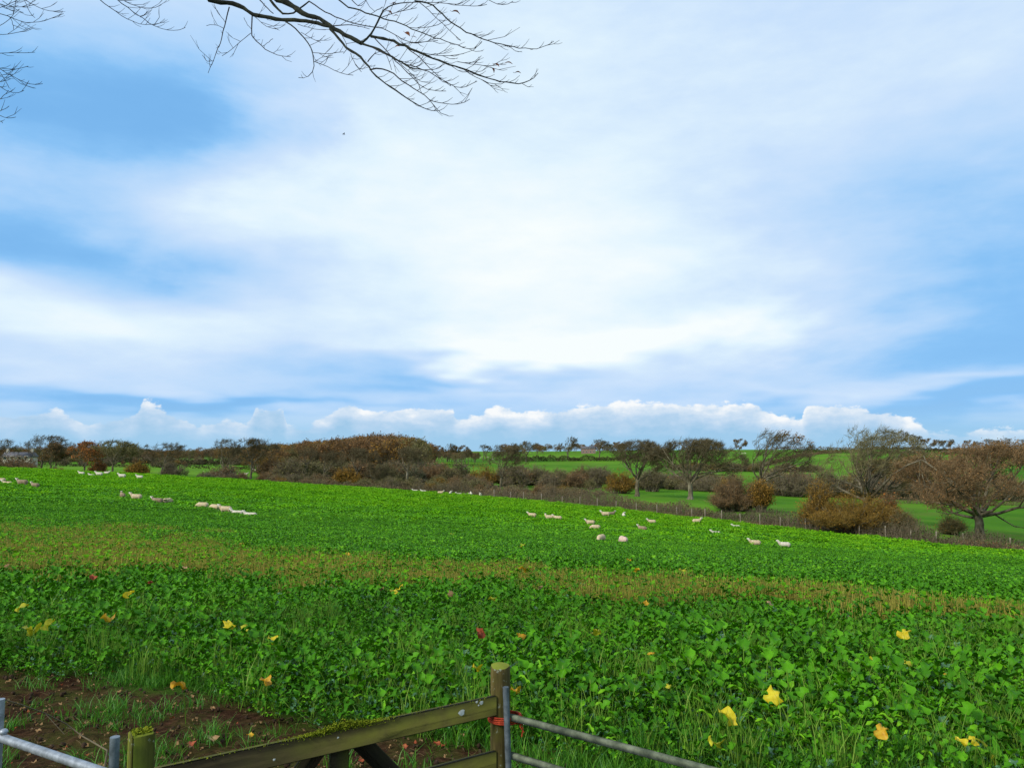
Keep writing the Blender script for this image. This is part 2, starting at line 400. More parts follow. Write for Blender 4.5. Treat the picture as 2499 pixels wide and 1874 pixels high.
_fp = [(-300, 1127, 152), (0, 1140, 148), (300, 1152, 146), (500, 1163, 143), (700, 1178, 140), (1000, 1195, 137), (1249, 1212, 132), (1500, 1238, 120), (1750, 1262, 107), (2100, 1304, 90), (2499, 1346, 75), (2800, 1384, 66),
       (200, 1161, 118), (40, 1184, 82), (330, 1220, 66), (540, 1246, 62), (1345, 1264, 86), (1521, 1324, 66), (1075, 1205, 128), (1844, 1328, 72), (1700, 1277, 97), (1914, 1335, 70)]
_P, _Z = [], []
for p in _fp:
    q = at(*p); _P.append(q[:2]); _Z.append(q[2] - .32)
for X in (-9, -5, 0, 5, 9):
    for Y in (3.5, 7, 10): _P.append((X, Y)); _Z.append(-.01 * max(0, Y - 7) - .002 * X * max(0, Y - 5))
for X, Y, z in ((-30, 8, .6), (30, 8, -1.2), (-60, 10, 1.0), (60, 10, -3.5), (-100, 60, .2), (70, 40, -6.0), (0, -15, 1.2), (-40, -15, 1.8), (40, -15, -.5)): _P.append((X, Y)); _Z.append(z)
_F = tps(_P, _Z, 3000.)
_gp = [(0, 1150, 230), (300, 1151, 230), (-300, 1148, 230), (0, 1129, 420), (300, 1128, 420), (500, 1156, 220), (550, 1135, 420), (750, 1180, 195), (1000, 1187, 195), (800, 1140, 380), (1000, 1131, 400), (1100, 1127, 450),
       (1250, 1206, 175), (1400, 1206, 180), (1600, 1197, 190), (1680, 1213, 150), (1750, 1180, 240), (1847, 1232, 122), (2110, 1272, 103), (2200, 1258, 145), (2400, 1270, 135), (2380, 1308, 89), (2499, 1296, 120), (2499, 1325, 90), (2800, 1340, 90),
       (1400, 1150, 330), (1400, 1126, 480), (1400, 1104, 620), (1650, 1150, 330), (1900, 1152, 340), (1900, 1132, 430), (1950, 1105, 640), (2300, 1119, 460), (2300, 1110, 600), (2300, 1101, 720), (2500, 1101, 800), (2700, 1120, 460), (2050, 1200, 220), (2250, 1205, 220), (2500, 1205, 220),
       (1250, 1112, 640), (700, 1122, 700), (300, 1122, 700), (-200, 1122, 700), (2000, 1098, 950), (1700, 1097, 900), (1250, 1104, 1000), (600, 1114, 1100), (0, 1114, 1100), (2500, 1098, 1000), (3200, 1100, 900), (-800, 1112, 1000)]
_P2, _Z2 = [], []
for p in _gp:
    q = at(*p); _P2.append(q[:2]); _Z2.append(q[2])
for px, py in ((-800, 1112), (0, 1112), (600, 1110), (1250, 1103), (1900, 1099), (2500, 1099), (3200, 1100)):
    q = at(px, py, 1600); _P2.append(q[:2]); _Z2.append(q[2])
_G = tps(_P2, _Z2, 1500.)
_bx = np.array([-400, -175, -98.6, -73.9, -57.1, -41., -18.2, 0, 16, 28.5, 40.8, 49.9, 56, 75, 110, 400.])
_by = np.array([150, 152, 148, 146, 143, 140, 137, 132, 120, 107, 90, 75, 66, 40, 5, -200.])


def Yb(X):
    return np.interp(X, _bx, _by)


def H(X, Y):
    X = np.asarray(X, float); Y = np.asarray(Y, float)
    fz = _F(np.clip(X, -150, 85), np.clip(Y, -12, 175))
    R = np.hypot(X, Y); k = np.minimum(1, 1650 / np.maximum(R, 1))
    gz = _G(np.clip(X * k, -1300, 1700), np.maximum(Y * k, 60))
    far = np.clip((R - 1650) / 5000, 0, 1)
    gz = gz * (1 - far) + (-75.0) * far
    t = np.clip((Y - Yb(X) - .5) / 14, 0, 1); t = t * t * (3 - 2 * t)
    z = fz * (1 - t) + gz * t
    bank = np.clip((2.6 - Y) / 1.6, 0, 1); bank = bank * bank * (3 - 2 * bank)
    z = z * (1 - bank) + (.9 + .03 * X) * bank * (np.abs(X) < 60) + z * bank * (np.abs(X) >= 60)
    w = np.clip(1 - R / 200, 0, 1)
    z = z + fbm(X, Y, .9, 3) * .05 * np.clip(1 - R / 40, 0, 1) + fbm(X, Y, .08, 3) * .25 * w * np.clip((R - 12) / 20, 0, 1) + fbm(X, Y, .012, 3) * 3.0 * np.clip((R - 200) / 300, 0, 1) * np.clip(1 - R / 5000, 0, 1)
    return z


def h1(x, y): return float(H(np.array([x]), np.array([y]))[0])


def hit(px, py, off=0.0, y0=4.0, y1=1500.):
    """first point of the pixel's ray that lies OFF above the ground"""
    Y = np.geomspace(y0, y1, 700); a, b = ray(px, py)
    d = CZ + b * Y - H(a * Y, Y) - off
    i = np.argmax(d < 0) if (d < 0).any() else len(Y) - 1
    if i == 0: Yh = Y[0]
    else: Yh = Y[i - 1] + (Y[i] - Y[i - 1]) * d[i - 1] / (d[i - 1] - d[i] + 1e-9)
    return np.array([a * Yh, Yh, CZ + b * Yh])


def ground_pt(px, Y):
    a = ray(px, 1085)[0]
    return (a * Y, Y, h1(a * Y, Y))


_ex = np.array([-30, -7, -4.5, -3, -2.2, -1, 0, 1.5, 3, 6, 30.]); _ey = np.array([11, 9.3, 8.7, 8.2, 7.35, 7.0, 6.7, 6.05, 5.6, 5.1, 4.])
Ye = lambda X: np.interp(X, _ex, _ey)                      # near edge of the crop
_cx = np.array([-60, -18, -6, 0, 3.3, 6.4, 9, 14, 40.]); _cy = np.array([40, 27, 21.5, 19.6, 17.4, 16.0, 15.4, 15.2, 14.]); _cw = np.array([13, 9.0, 4.0, 2.8, 2.6, 2.0, 1.2, .5, .2])


def band(X, Y):
    """1 inside the grazed strip of bare stalks"""
    c = np.interp(X, _cx, _cy); w = np.interp(X, _cx, _cw)
    d = np.abs(Y - c) / w + fbm(X, Y, .45, 3) * 2.2
    return np.clip((1.15 - d) / .6, 0, 1) * np.clip(.80 + 2.0 * fbm(X * .5 + 40, Y, .8, 3), .15, 1)


def build_ground():
    ar = lambda a, b, s: np.arange(a, b, s)
    Ys = np.concatenate([ar(-40, 0, 3), ar(0, 4.8, .3), ar(4.8, 9.6, .09), ar(9.6, 14, .2), ar(14, 40, .6), ar(40, 165, 1.6), ar(165, 700, 8), ar(700, 2000, 45), ar(2000, 9001, 350)])
    xp = np.concatenate([ar(0, 6.5, .1), ar(6.5, 14, .3), ar(14, 40, 1.), ar(40, 120, 2.5), ar(120, 500, 12), ar(500, 2000, 70), ar(2000, 9001, 500)])
    Xs = np.concatenate([-xp[:0:-1], xp])
    X, Y = np.meshgrid(Xs, Ys)
    Z = H(X, Y)
    near = np.clip((10.5 - Y) / 1.5, 0, 1) * np.clip((Y - 4.2) / .5, 0, 1) * np.clip((8 - np.abs(X)) / 2, 0, 1)
    Z = Z + near * (np.abs(fbm(X, Y, 2.2, 3)) * .10 + fbm(X, Y, 7, 3) * .07 - .03)
    ny, nx = X.shape
    idx = np.arange(ny * nx).reshape(ny, nx)
    Q = np.stack([idx[:-1, :-1], idx[:-1, 1:], idx[1:, 1:], idx[1:, :-1]], -1).reshape(-1, 4)
    b = MB().add(np.stack([X, Y, Z], -1), Q)
    # weights of the soil kinds
    e = Y - Ye(X) + fbm(X, Y, .8, 3) * 1.6
    mud = np.clip((.3 - e) / .5, 0, 1) * np.clip((.9 - X + fbm(X, Y, 1.1, 3) * 2.2) / 1.0, 0, 1)
    mud = np.where(Y < 3.2, 0, mud)
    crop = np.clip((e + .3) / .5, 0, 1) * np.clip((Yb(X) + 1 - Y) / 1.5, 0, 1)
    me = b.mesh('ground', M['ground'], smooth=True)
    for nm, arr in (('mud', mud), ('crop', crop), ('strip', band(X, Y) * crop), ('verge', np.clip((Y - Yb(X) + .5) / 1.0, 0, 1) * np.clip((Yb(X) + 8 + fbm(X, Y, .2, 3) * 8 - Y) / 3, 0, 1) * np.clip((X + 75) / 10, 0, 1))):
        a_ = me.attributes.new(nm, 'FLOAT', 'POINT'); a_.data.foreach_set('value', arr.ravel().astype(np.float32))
    tag(link('ground', me), kind='structure', label='green farmland falling away from the gateway to far hedged fields')


def ground_mat():
    m = bpy.data.materials.new('ground'); m.use_nodes = True; T = NT(m.node_tree); T.n.clear()
    pos = T.node('ShaderNodeNewGeometry').outputs['Position']
    att = lambda n: T.node('ShaderNodeAttribute', attribute_name=n).outputs['Fac']
    big = T.noise(pos, .011, 3, .5); mid = T.noise(pos, .12, 5, .65); fine = T.noise(pos, 2.2, 6, .65); vfine = T.noise(pos, 14, 6, .7)
    f = T.m('ADD', T.m('MULTIPLY', big, .75), T.m('MULTIPLY', mid, .35)); f = T.m('ADD', f, T.m('MULTIPLY', fine, .12))
    past = T.ramp(f, [(.34, (.030, .098, .008)), (.55, (.060, .168, .010)), (.78, (.13, .26, .018))])
    rough = T.ramp(T.noise(pos, .05, 5, .65), [(.52, 0.0), (.66, 1.0)])
    past = T.mix(T.m('MULTIPLY', rough, .5), past, (.13, .15, .03))
    soil = T.ramp(vfine, [(.3, (.014, .007, .004)), (.5, (.042, .020, .010)), (.7, (.095, .05, .026))])
    wet = T.ramp(fine, [(.42, 0.0), (.6, 1.0)])
    soil = T.mix(T.m('MULTIPLY', wet, .65), soil, (.05, .062, .011))
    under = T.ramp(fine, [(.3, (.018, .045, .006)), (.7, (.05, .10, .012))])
    strip = T.ramp(fine, [(.3, (.06, .10, .012)), (.7, (.17, .18, .035))])
    verge = T.ramp(fine, [(.3, (.06, .045, .02)), (.55, (.12, .09, .04)), (.8, (.10, .12, .03))])
    short = T.ramp(fine, [(.3, (.03, .07, .008)), (.55, (.06, .13, .012)), (.75, (.10, .10, .03))])
    d = T.sep(pos)[1]
    c = T.mix(T.sm(d, 11.0, 14.0), short, past)
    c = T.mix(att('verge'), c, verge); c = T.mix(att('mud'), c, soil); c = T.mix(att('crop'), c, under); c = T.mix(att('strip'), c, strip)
    b = T.node('ShaderNodeBsdfPrincipled'); T.l.new(c, b.inputs['Base Color']); b.inputs['Roughness'].default_value = .95; b.inputs['Specular IOR Level'].default_value = .02
    bp = T.node('ShaderNodeBump'); bp.inputs['Strength'].default_value = .7; bp.inputs['Distance'].default_value = .05; T.l.new(vfine, bp.inputs['Height']); T.l.new(bp.outputs[0], b.inputs['Normal'])
    o = T.node('ShaderNodeOutputMaterial'); T.l.new(b.outputs[0], o.inputs[0])
    return m


M['ground'] = ground_mat()
build_ground()

# ------------------------------------------------------------------ trees, bushes, hedges


def nrm(x, y, z):
    l = math.sqrt(x * x + y * y + z * z) + 1e-9
    return x / l, y / l, z / l


def gen_tree(seed, Ht, W, lean=.15, frac=.27, r0=.3, limbs=6, kids=(6, 6, 5), twig_r=.016, low=.30, wind=.10, spread=(30, 68), twig_l=(.5, 1.0), cx=.0, droop=0.0):
    """limb skeleton inside a dome; returns chains for trunk, branch and twig and the twig tips"""
    R = random.Random(seed)
    czv = Ht * (low + (1 - low) * .5); rz = Ht * (1 - low) * .5; rx = W / 2
    ccx = (cx + lean * .5) * Ht
    trunk, branch, twig, tips = [], [], [], []
    K = 6; p = [0., 0., 0.]; pts = [tuple(p)]; rr = [r0 * 1.55]
    for i in range(1, K):
        t = i / (K - 1)
        p = [lean * frac * Ht * t * .6 + R.uniform(-.12, .12) * r0 * 2, R.uniform(-.12, .12) * r0 * 2, frac * Ht * t]
        pts.append(tuple(p)); rr.append(r0 * (1.08 - .25 * t))
    pts[-1] = (pts[-1][0], pts[-1][1], frac * Ht)
    trunk.append((pts, rr))
    top = pts[-1]
    stack = []
    for i in range(limbs):
        a = i * 2 * math.pi / limbs + R.uniform(-.4, .4); e = math.radians(R.uniform(*spread) if i else 80)
        t = R.uniform(.82, 1.0)
        q = (pts[3][0] + (top[0] - pts[3][0]) * (t - .6) / .4, pts[3][1] + (top[1] - pts[3][1]) * (t - .6) / .4, top[2] * t)
        d = nrm(math.cos(a) * math.cos(e) + lean * .5, math.sin(a) * math.cos(e), math.sin(e))
        L = R.uniform(.8, 1.05) * (rx * math.cos(e) + (Ht - top[2]) * math.sin(e)) * .92
        stack.append((q, d, L, r0 * R.uniform(.34, .5), 1))
    while stack:
        q, d, L, r, lv = stack.pop()
        K = (7, 7, 5, 4, 3)[lv] if lv < 4 else 3
        st = L / (K - 1); pts = [q]; rr = [r]; x, y, z = q; dx, dy, dz = d
        wob = (.0, .30, .36, .36, .25)[lv]
        for i in range(1, K):
            up = (.0, .06, .05, .10, .16)[lv] - droop * (lv >= 2)
            dx += R.gauss(0, wob) * .6 + wind * (.3 + .35 * lv); dy += R.gauss(0, wob) * .6; dz += R.gauss(0, wob) * .5 + up
            dx, dy, dz = nrm(dx, dy, dz)
            nx, ny, nz = x + dx * st, y + dy * st, z + dz * st
            ex, ey, ez = (nx - ccx) / rx, ny / (rx * .9), (nz - czv) / rz
            if ez < 0: ez *= .95
            e2 = ex * ex + ey * ey + ez * ez
            if e2 > 1.0 and lv <= 3:
                gx, gy, gz = nrm(ex / rx, ey / rx, ez / rz); k = max(0., dx * gx + dy * gy + dz * gz) * 1.05
                dx, dy, dz = nrm(dx - k * gx, dy - k * gy, dz - k * gz); st *= .72
                nx, ny, nz = x + dx * st, y + dy * st, z + dz * st
            x, y, z = nx, ny, nz
            pts.append((x, y, z)); rr.append(max(r * (1 - .8 * (i / (K - 1)) ** .8), twig_r * .6))
        (branch if lv <= 3 else twig).append((pts, rr))
        if lv == 4: tips.append(pts[-1]); tips.append(pts[1]); continue
        n = kids[lv - 1]
        for j in range(n):
            t = .28 + .72 * (j + R.random() * .8) / n; t = min(t, 1.0)
            f = t * (K - 1); i0 = min(int(f), K - 2); g = f - i0
            b = tuple(pts[i0][k] + (pts[i0 + 1][k] - pts[i0][k]) * g for k in range(3))
            td = nrm(*[pts[i0 + 1][k] - pts[i0][k] for k in range(3)])
            s = nrm(R.gauss(0, 1), R.gauss(0, 1), R.gauss(0, .8) + .15)
            dt = s[0] * td[0] + s[1] * td[1] + s[2] * td[2]
            s = nrm(*[s[k] - dt * td[k] for k in range(3)])
            an = math.radians(R.uniform(28, 62)) if t < .97 else R.uniform(.1, .4)
            nd = nrm(*[td[k] * math.cos(an) + s[k] * math.sin(an) for k in range(3)])
            if lv == 3: LL, r2 = R.uniform(*twig_l), twig_r * R.uniform(.8, 1.3)
            else: LL, r2 = L * R.uniform(.34, .58) * (1.1 - .35 * t), max(r * (1 - .72 * t) * R.uniform(.5, .72), twig_r * 1.4)
            stack.append((b, nd, LL, r2, lv + 1))
    return trunk, branch, twig, tips


def add_chains(mb, ch, n, mat=0, seed=0):
    by = {}
    for p, r in ch: by.setdefault(len(p), []).append((p, r))
    rg = np.random.default_rng(seed)
    for K, L in by.items():
        mb.tubes(np.array([a for a, _ in L]), np.array([b for _, b in L]), n, mat, tint=rg.random(len(L)))
    return mb


def slivers(mb, base, d, L, w, rg, mat=0):
    """fine side twigs, one thin triangle each"""
    n = len(base); s = np.cross(d, rg.normal(0, 1, (n, 3))); s /= np.linalg.norm(s, axis=1, keepdims=True) + 1e-9
    V = np.stack([base - s * w, base + s * w, base + d * L[:, None]], 1).reshape(-1, 3)
    return mb.add(V, tris=np.arange(n * 3).reshape(n, 3), mat=mat, tint=np.repeat(rg.random(n), 3))


def twiglets(mb, tw, k, twig_r, seed, mat=0, wind=.45, ln=(.25, .8)):
    P = np.array([p for p, _ in tw]); rg = np.random.default_rng(seed); N = len(P)
    i = np.repeat(np.arange(N), k); f = rg.uniform(.05, 1.95, N * k); a = np.minimum(f.astype(int), 1); g = (f - a)[:, None]
    b = P[i, a] + (P[i, a + 1] - P[i, a]) * g; td = P[i, 2] - P[i, 0]; td /= np.linalg.norm(td, axis=1, keepdims=True) + 1e-9
    d = td * .8 + rg.normal(0, .6, (N * k, 3)) + np.array([wind, 0, .25]); d /= np.linalg.norm(d, axis=1, keepdims=True)
    return slivers(mb, b, d, rg.uniform(*ln, N * k), twig_r * .8, rg, mat)


def leaf_quads(mb, pts, size, seed=0, mat=0, jit=.25, up=.3):
    pts = np.asarray(pts, float).reshape(-1, 3); N = len(pts)
    if N == 0: return mb
    rg = np.random.default_rng(seed)
    c = pts + rg.normal(0, jit, (N, 3))
    a = rg.normal(0, 1, (N, 3)); a /= np.linalg.norm(a, axis=1, keepdims=True)
    nn = rg.normal(0, 1, (N, 3)); nn[:, 2] += up; b = np.cross(a, nn); b /= np.linalg.norm(b, axis=1, keepdims=True) + 1e-9
    s = size * rg.uniform(.6, 1.4, (N, 1)); w = s * rg.uniform(.45, .8, (N, 1))
    V = np.stack([c - a * s * .5, c + b * w * .5 - a * s * .05, c + a * s * .5, c - b * w * .5 - a * s * .05], 1)
    return mb.add(V.reshape(-1, 3), np.arange(N * 4).reshape(N, 4), mat=mat, tint=np.repeat(rg.random(N), 4))


def sub(pts, frac, rg):
    pts = np.asarray(pts); k = rg.random(len(pts)) < frac
    return pts[k]


TREES = {}


def tree_meshes(key, leafm='leaf_brown', leaff=0.0, leafs=.16, bark='bark', twigm='twig_dark', ivy=False, leafsel=None, fine=7, limbpale=False, **kw):
    tr, br, tw, tips = gen_tree(**kw)
    seed = kw['seed']; rg = np.random.default_rng(seed)
    out = [('trunk', add_chains(MB(), tr, 9, seed=seed).mesh('trunk', M[bark], True))]
    cm = add_chains(add_chains(MB(), [b for b in br if b[1][0] > .07], 6, 0, seed), [b for b in br if b[1][0] <= .07] + tw, 3, 1, seed)
    twiglets(cm, tw, fine, kw.get('twig_r', .016), seed, 1)
    out.append(('crown', cm.mesh('crown', [M['bark_pale' if limbpale else 'bark'], M[twigm]])))
    if leaff:
        pts = np.array(tips)
        if leafsel: pts = pts[leafsel(pts)]
        pts = np.repeat(pts, max(1, int(math.ceil(leaff))), 0); pts = sub(pts, leaff / max(1, math.ceil(leaff)), rg)
        out.append(('foliage', leaf_quads(MB(), pts, leafs, seed, jit=.22).mesh('foliage', M[leafm])))
    if ivy:
        P = np.array(tr[0][0]); n = 500; t = rg.random(n) * (len(P) - 1.001); i = t.astype(int); c = P[i] + (P[i + 1] - P[i]) * (t - i)[:, None]
        out.append(('ivy', leaf_quads(MB(), c, .3, seed, jit=kw.get('r0', .3) * 1.0).mesh('ivy', M['leaf_dark'])))
    return out


def bush_meshes(seed, W, Hb, n=80, kids=14, twig_r=.02, leafm=None, leaff=1.0, leafs=.22, twigm='twig', D=None, dome=1.0, tw_l=1.05, wind=.05):
    R = np.random.default_rng(seed); D = D or W * .7
    a = R.random(n) * 2 * math.pi; rr = np.sqrt(R.random(n))
    tx, ty = np.cos(a) * rr, np.sin(a) * rr
    top = (1 - dome * .75 * rr ** 2) * R.uniform(.5, 1.08, n)
    base = np.stack([tx * W * .22, ty * D * .22, np.zeros(n)], 1); tip = np.stack([tx * W * .5 + wind * Hb, ty * D * .5, top * Hb], 1)
    t = np.linspace(0, 1, 5)[None, :, None]
    P = base[:, None] * (1 - t) + tip[:, None] * t
    P[:, :, 2] = tip[:, None, 2] * t[:, :, 0] ** .8
    P[:, 1:] += R.normal(0, .03 * Hb, P[:, 1:].shape)
    P[:, :, 2] = np.maximum(P[:, :, 2], 0); P[:, 0, 2] = -.05
    stem = MB().tubes(P, np.linspace(.05, .02, 5)[None].repeat(n, 0) * (.6 + Hb * .12), 4, tint=R.random(n))
    m = n * kids
    f = R.uniform(.25, 1, m) * 3.999; i = f.astype(int); g = f - i; ch = np.repeat(np.arange(n), kids)
    q = P[ch, i] + (P[ch, i + 1] - P[ch, i]) * g[:, None]
    d = R.normal(0, 1, (m, 3)); d[:, 2] = np.abs(d[:, 2]) * .9 + .25; d[:, 0] += .25; d /= np.linalg.norm(d, axis=1, keepdims=True)
    L = R.uniform(.5, 1.2, m)[:, None] * tw_l
    q1 = q + d * L * .5; q2 = q + d * L + R.normal(0, .08, (m, 3))
    TP = np.stack([q, q1, q2], 1)
    br = MB().tubes(TP, np.array([1.4, 1.0, .6])[None].repeat(m, 0) * twig_r, 3, tint=R.random(m))
    d2 = R.normal(0, 1, (m, 3)); d2[:, 2] = np.abs(d2[:, 2]) + .3; d2 /= np.linalg.norm(d2, axis=1, keepdims=True)
    for b_ in (q, q1, q1, q2):
        d2 = d * .5 + R.normal(0, .7, (m, 3)); d2[:, 2] = np.abs(d2[:, 2]) * .7 + .1; d2 /= np.linalg.norm(d2, axis=1, keepdims=True)
        slivers(br, b_, d2, R.uniform(.3, .8, m) * tw_l, twig_r * .9, R)
    out = [('stem', stem.mesh('stem', M['bark'])), ('crown', br.mesh('crown', M[twigm]))]
    if leafm:
        pts = np.concatenate([q1, q2]); pts = np.repeat(pts, max(1, math.ceil(leaff)), 0); pts = sub(pts, leaff / max(1, math.ceil(leaff)), R)
        out.append(('foliage', leaf_quads(MB(), pts, leafs, seed, jit=.2).mesh('foliage', M[leafm])))
    return out


def place(name, parts, label, cat, px, Y, group=None, scale=1.0, rz=0.0, sink=.06):
    x, y, z = ground_pt(px, Y)
    t = thing(name, label, cat, (x, y, z - sink), group, rz); t.scale = (scale,) * 3 if not isinstance(scale, tuple) else scale
    for nm, me in parts:
        o = link(nm, me, t)
        if nm != 'trunk': o['kind'] = 'stuff'
    return t


def ht(px, top, Y):
    """height that reaches the pixel row TOP for a thing standing at distance Y"""
    x, y, z = ground_pt(px, Y)
    return at(px, top, Y)[2] - z


# --- the named trees: (name, px, distance, top row, crown width in px, label, options)
mid = lambda w, Y: w * Y / FPX
TL = [
 # behind the brow to the left
 ('field_tree', -2, 225, 1070, 66, 'bare tree half hidden by the left picture edge, tossed branches above the brow', dict(lean=.22, limbs=5, kids=(5, 5, 4), twig_r=.022)),
 ('field_tree', 103, 228, 1058, 112, 'big bare wind-swept tree before the pale house, its upper twigs streaming rightwards', dict(lean=.16, wind=.17, limbs=7, kids=(6, 6, 5), twig_r=.02)),
 ('field_tree', 126, 222, 1080, 62, 'small dark dense tree close under the big wind-swept tree by the pale house', dict(lean=.1, frac=.22, twig_r=.03, low=.22, leafm='leaf_brown', leaff=.7, leafs=.3)),
 ('beech_sapling', 208, 215, 1078, 78, 'copper-leaved beech with rusty orange foliage standing on the brow', dict(lean=.1, frac=.2, low=.15, twigm='twig_red', leafm='leaf_rust', leaff=1.1, leafs=.34)),
 ('field_tree', 276, 212, 1073, 104, 'broad umbrella-crowned tree with clear dark trunk beside the rusty beech', dict(lean=.12, wind=.13, limbs=7, kids=(6, 6, 6), twig_r=.026, low=.34, twigm='twig_olive', leafm='leaf_olive', leaff=.5, leafs=.26)),
 ('field_tree', 396, 210, 1075, 104, 'bare tree with branches swept rightwards above the pale end of the brow', dict(lean=.20, wind=.16, limbs=6, kids=(6, 5, 5), twig_r=.02, bark='bark_pale')),
 ('field_tree', 548, 208, 1071, 130, 'wide thin-topped tree rising behind the white-flecked bush', dict(lean=.12, frac=.22, limbs=7, kids=(6, 5, 5), twig_r=.02, low=.2)),
 ('field_tree', 614, 205, 1069, 104, 'flat-topped bare tree with a clean straight trunk at the left end of the wood', dict(lean=.10, wind=.12, frac=.42, low=.48, limbs=7, kids=(6, 6, 5), twig_r=.024)),
 # before the wood
 ('ivy_tree', 748, 205, 1092, 62, 'upright tree with an ivy-dark trunk at the front of the wood', dict(frac=.5, low=.35, limbs=5, kids=(5, 5, 4), ivy=True, lean=.02)),
 ('field_tree', 786, 202, 1100, 78, 'gnarled tree leaning strongly rightwards in front of the wood', dict(lean=.5, frac=.34, limbs=6, kids=(5, 5, 4), low=.3, cx=.12)),
 ('field_tree', 872, 198, 1094, 96, 'tall tree with a straight dark trunk behind the orange-brown bush', dict(lean=.06, frac=.36, limbs=7, kids=(6, 5, 5), low=.3)),
 ('field_tree', 912, 196, 1132, 50, 'stunted gnarled thorn tree between the tall dark tree and the pale trunk', dict(lean=.1, frac=.25, limbs=5, kids=(5, 5, 4))),
 ('ash_tree', 993, 196, 1090, 92, 'bare tree with a pale forked trunk standing out against the wood', dict(lean=.05, frac=.4, limbs=6, kids=(5, 5, 4), bark='bark_pale', low=.36, twig_r=.022)),
 ('field_tree', 1220, 182, 1086, 104, 'leaning bare tree with spreading crown where the fence posts begin', dict(lean=.16, frac=.36, limbs=7, kids=(6, 6, 5), low=.34, twig_r=.02)),
 # the row along the right
 ('oak_tree', 1553, 160, 1074, 164, 'dark round-topped oak with a strip of bare pale wood down its trunk', dict(lean=.03, wind=.13, frac=.33, r0=.42, limbs=11, kids=(7, 6, 6), low=.24, fine=10, spread=(18, 66), twig_r=.019)),
 ('oak_tree', 1682, 148, 1071, 222, 'broad oak with a pale trunk and long low bough reaching rightwards', dict(lean=.02, wind=.13, frac=.30, r0=.46, limbs=12, kids=(7, 6, 6), low=.22, bark='bark_pale', fine=10, spread=(14, 66), cx=.05, twig_r=.019, leafm='leaf_olive', leaff=.35, leafs=.2, leafsel=lambda p: p[:, 0] > 1.5)),
 ('beech_tree', 1843, 122, 1043, 178, 'wind-bent bare tree, branches streaming rightwards with a tuft of red-brown leaves', dict(lean=.36, wind=.24, frac=.38, r0=.38, limbs=8, kids=(6, 5, 5), low=.36, fine=5, bark='bark_pale', twig_r=.017, leafm='leaf_brown', leaff=1.6, leafs=.24, leafsel=lambda p: (p[:, 2] > 10.2) & (p[:, 0] > 4.6))),
 ('oak_tree', 2108, 104, 1040, 232, 'tall many-limbed bare oak rising out of the ochre thicket', dict(lean=.12, wind=.13, frac=.26, r0=.50, limbs=11, kids=(7, 6, 5), low=.22, spread=(15, 72), twigm='twig_olive', twig_r=.016)),
 ('oak_tree', 2378, 89, 1078, 440, 'spreading brown-leaved oak with a stout mossy trunk by the right picture edge', dict(lean=.06, wind=.08, frac=.25, r0=.50, limbs=13, kids=(8, 7, 6), low=.24, cx=.26, twigm='twig_red', twig_r=.016, leafm='leaf_brown', leaff=1.3, leafs=.19, spread=(4, 68), fine=9)),
]
BOUGHS = {
 1682: [([(1688, 1172), (1704, 1156), (1729, 1153), (1762, 1150), (1780, 1143), (1801, 1143), (1815, 1146)], .16, .04, 'bark'), ([(1684, 1168), (1668, 1150), (1655, 1138), (1640, 1134)], .13, .05, 'bark')],
 1843: [([(1846, 1178), (1857, 1180), (1872, 1171), (1889, 1162), (1900, 1161), (1914, 1165)], .14, .06, 'bark_pale'), ([(1886, 1163), (1889, 1150), (1894, 1138)], .06, .03, 'bark')],
 2108: [([(2112, 1206), (2130, 1196), (2155, 1195), (2179, 1198), (2215, 1194), (2245, 1200), (2271, 1200)], .13, .05, 'bark'), ([(2118, 1196), (2135, 1169), (2165, 1142), (2200, 1106), (2229, 1096)], .10, .04, 'bark_pale'), ([(2110, 1204), (2100, 1190), (2075, 1180), (2050, 1172)], .10, .04, 'bark_pale')],
 2378: [([(2372, 1250), (2352, 1244), (2330, 1252), (2310, 1254), (2285, 1248)], .10, .03, 'bark'), ([(2392, 1246), (2420, 1250), (2448, 1268), (2475, 1284), (2500, 1288)], .12, .04, 'bark')],
}
seed = 100
for nm, px, Y, top, wpx, lab, opt in TL:
    seed += 1; opt = dict(opt); Hh = ht(px, top, Y)
    leafopts = {k: opt.pop(k) for k in ('leafm', 'leaff', 'leafs', 'bark', 'twigm', 'ivy', 'leafsel', 'fine', 'limbpale') if k in opt}
    opt.setdefault('r0', .27)
    tt = place(nm, tree_meshes(nm, seed=seed, Ht=Hh / 1.02, W=mid(wpx, Y) * 1.16, **leafopts, **opt), lab, 'tree', px, Y)

    for pl, r_a, r_b, bm in BOUGHS.get(px, ()):
        P_ = np.array([at(x_, y_, Y - .35) for x_, y_ in pl]) - np.array(tt.location)
        MB().tubes(P_[None], np.linspace(r_a, r_b, len(P_))[None], 6).obj('bough', M[bm], tt, True)
        rg = np.random.default_rng(px); n_ = 26; i_ = rg.integers(1, len(P_), n_); d_ = rg.normal(0, 1, (n_, 3)) + (.5, 0, .4); d_ /= np.linalg.norm(d_, axis=1, keepdims=True)
        slivers(MB(), P_[i_], d_, rg.uniform(.5, 1.3, n_), .016, rg).obj('bough_twigs', M['twig'], tt)['kind'] = 'stuff'

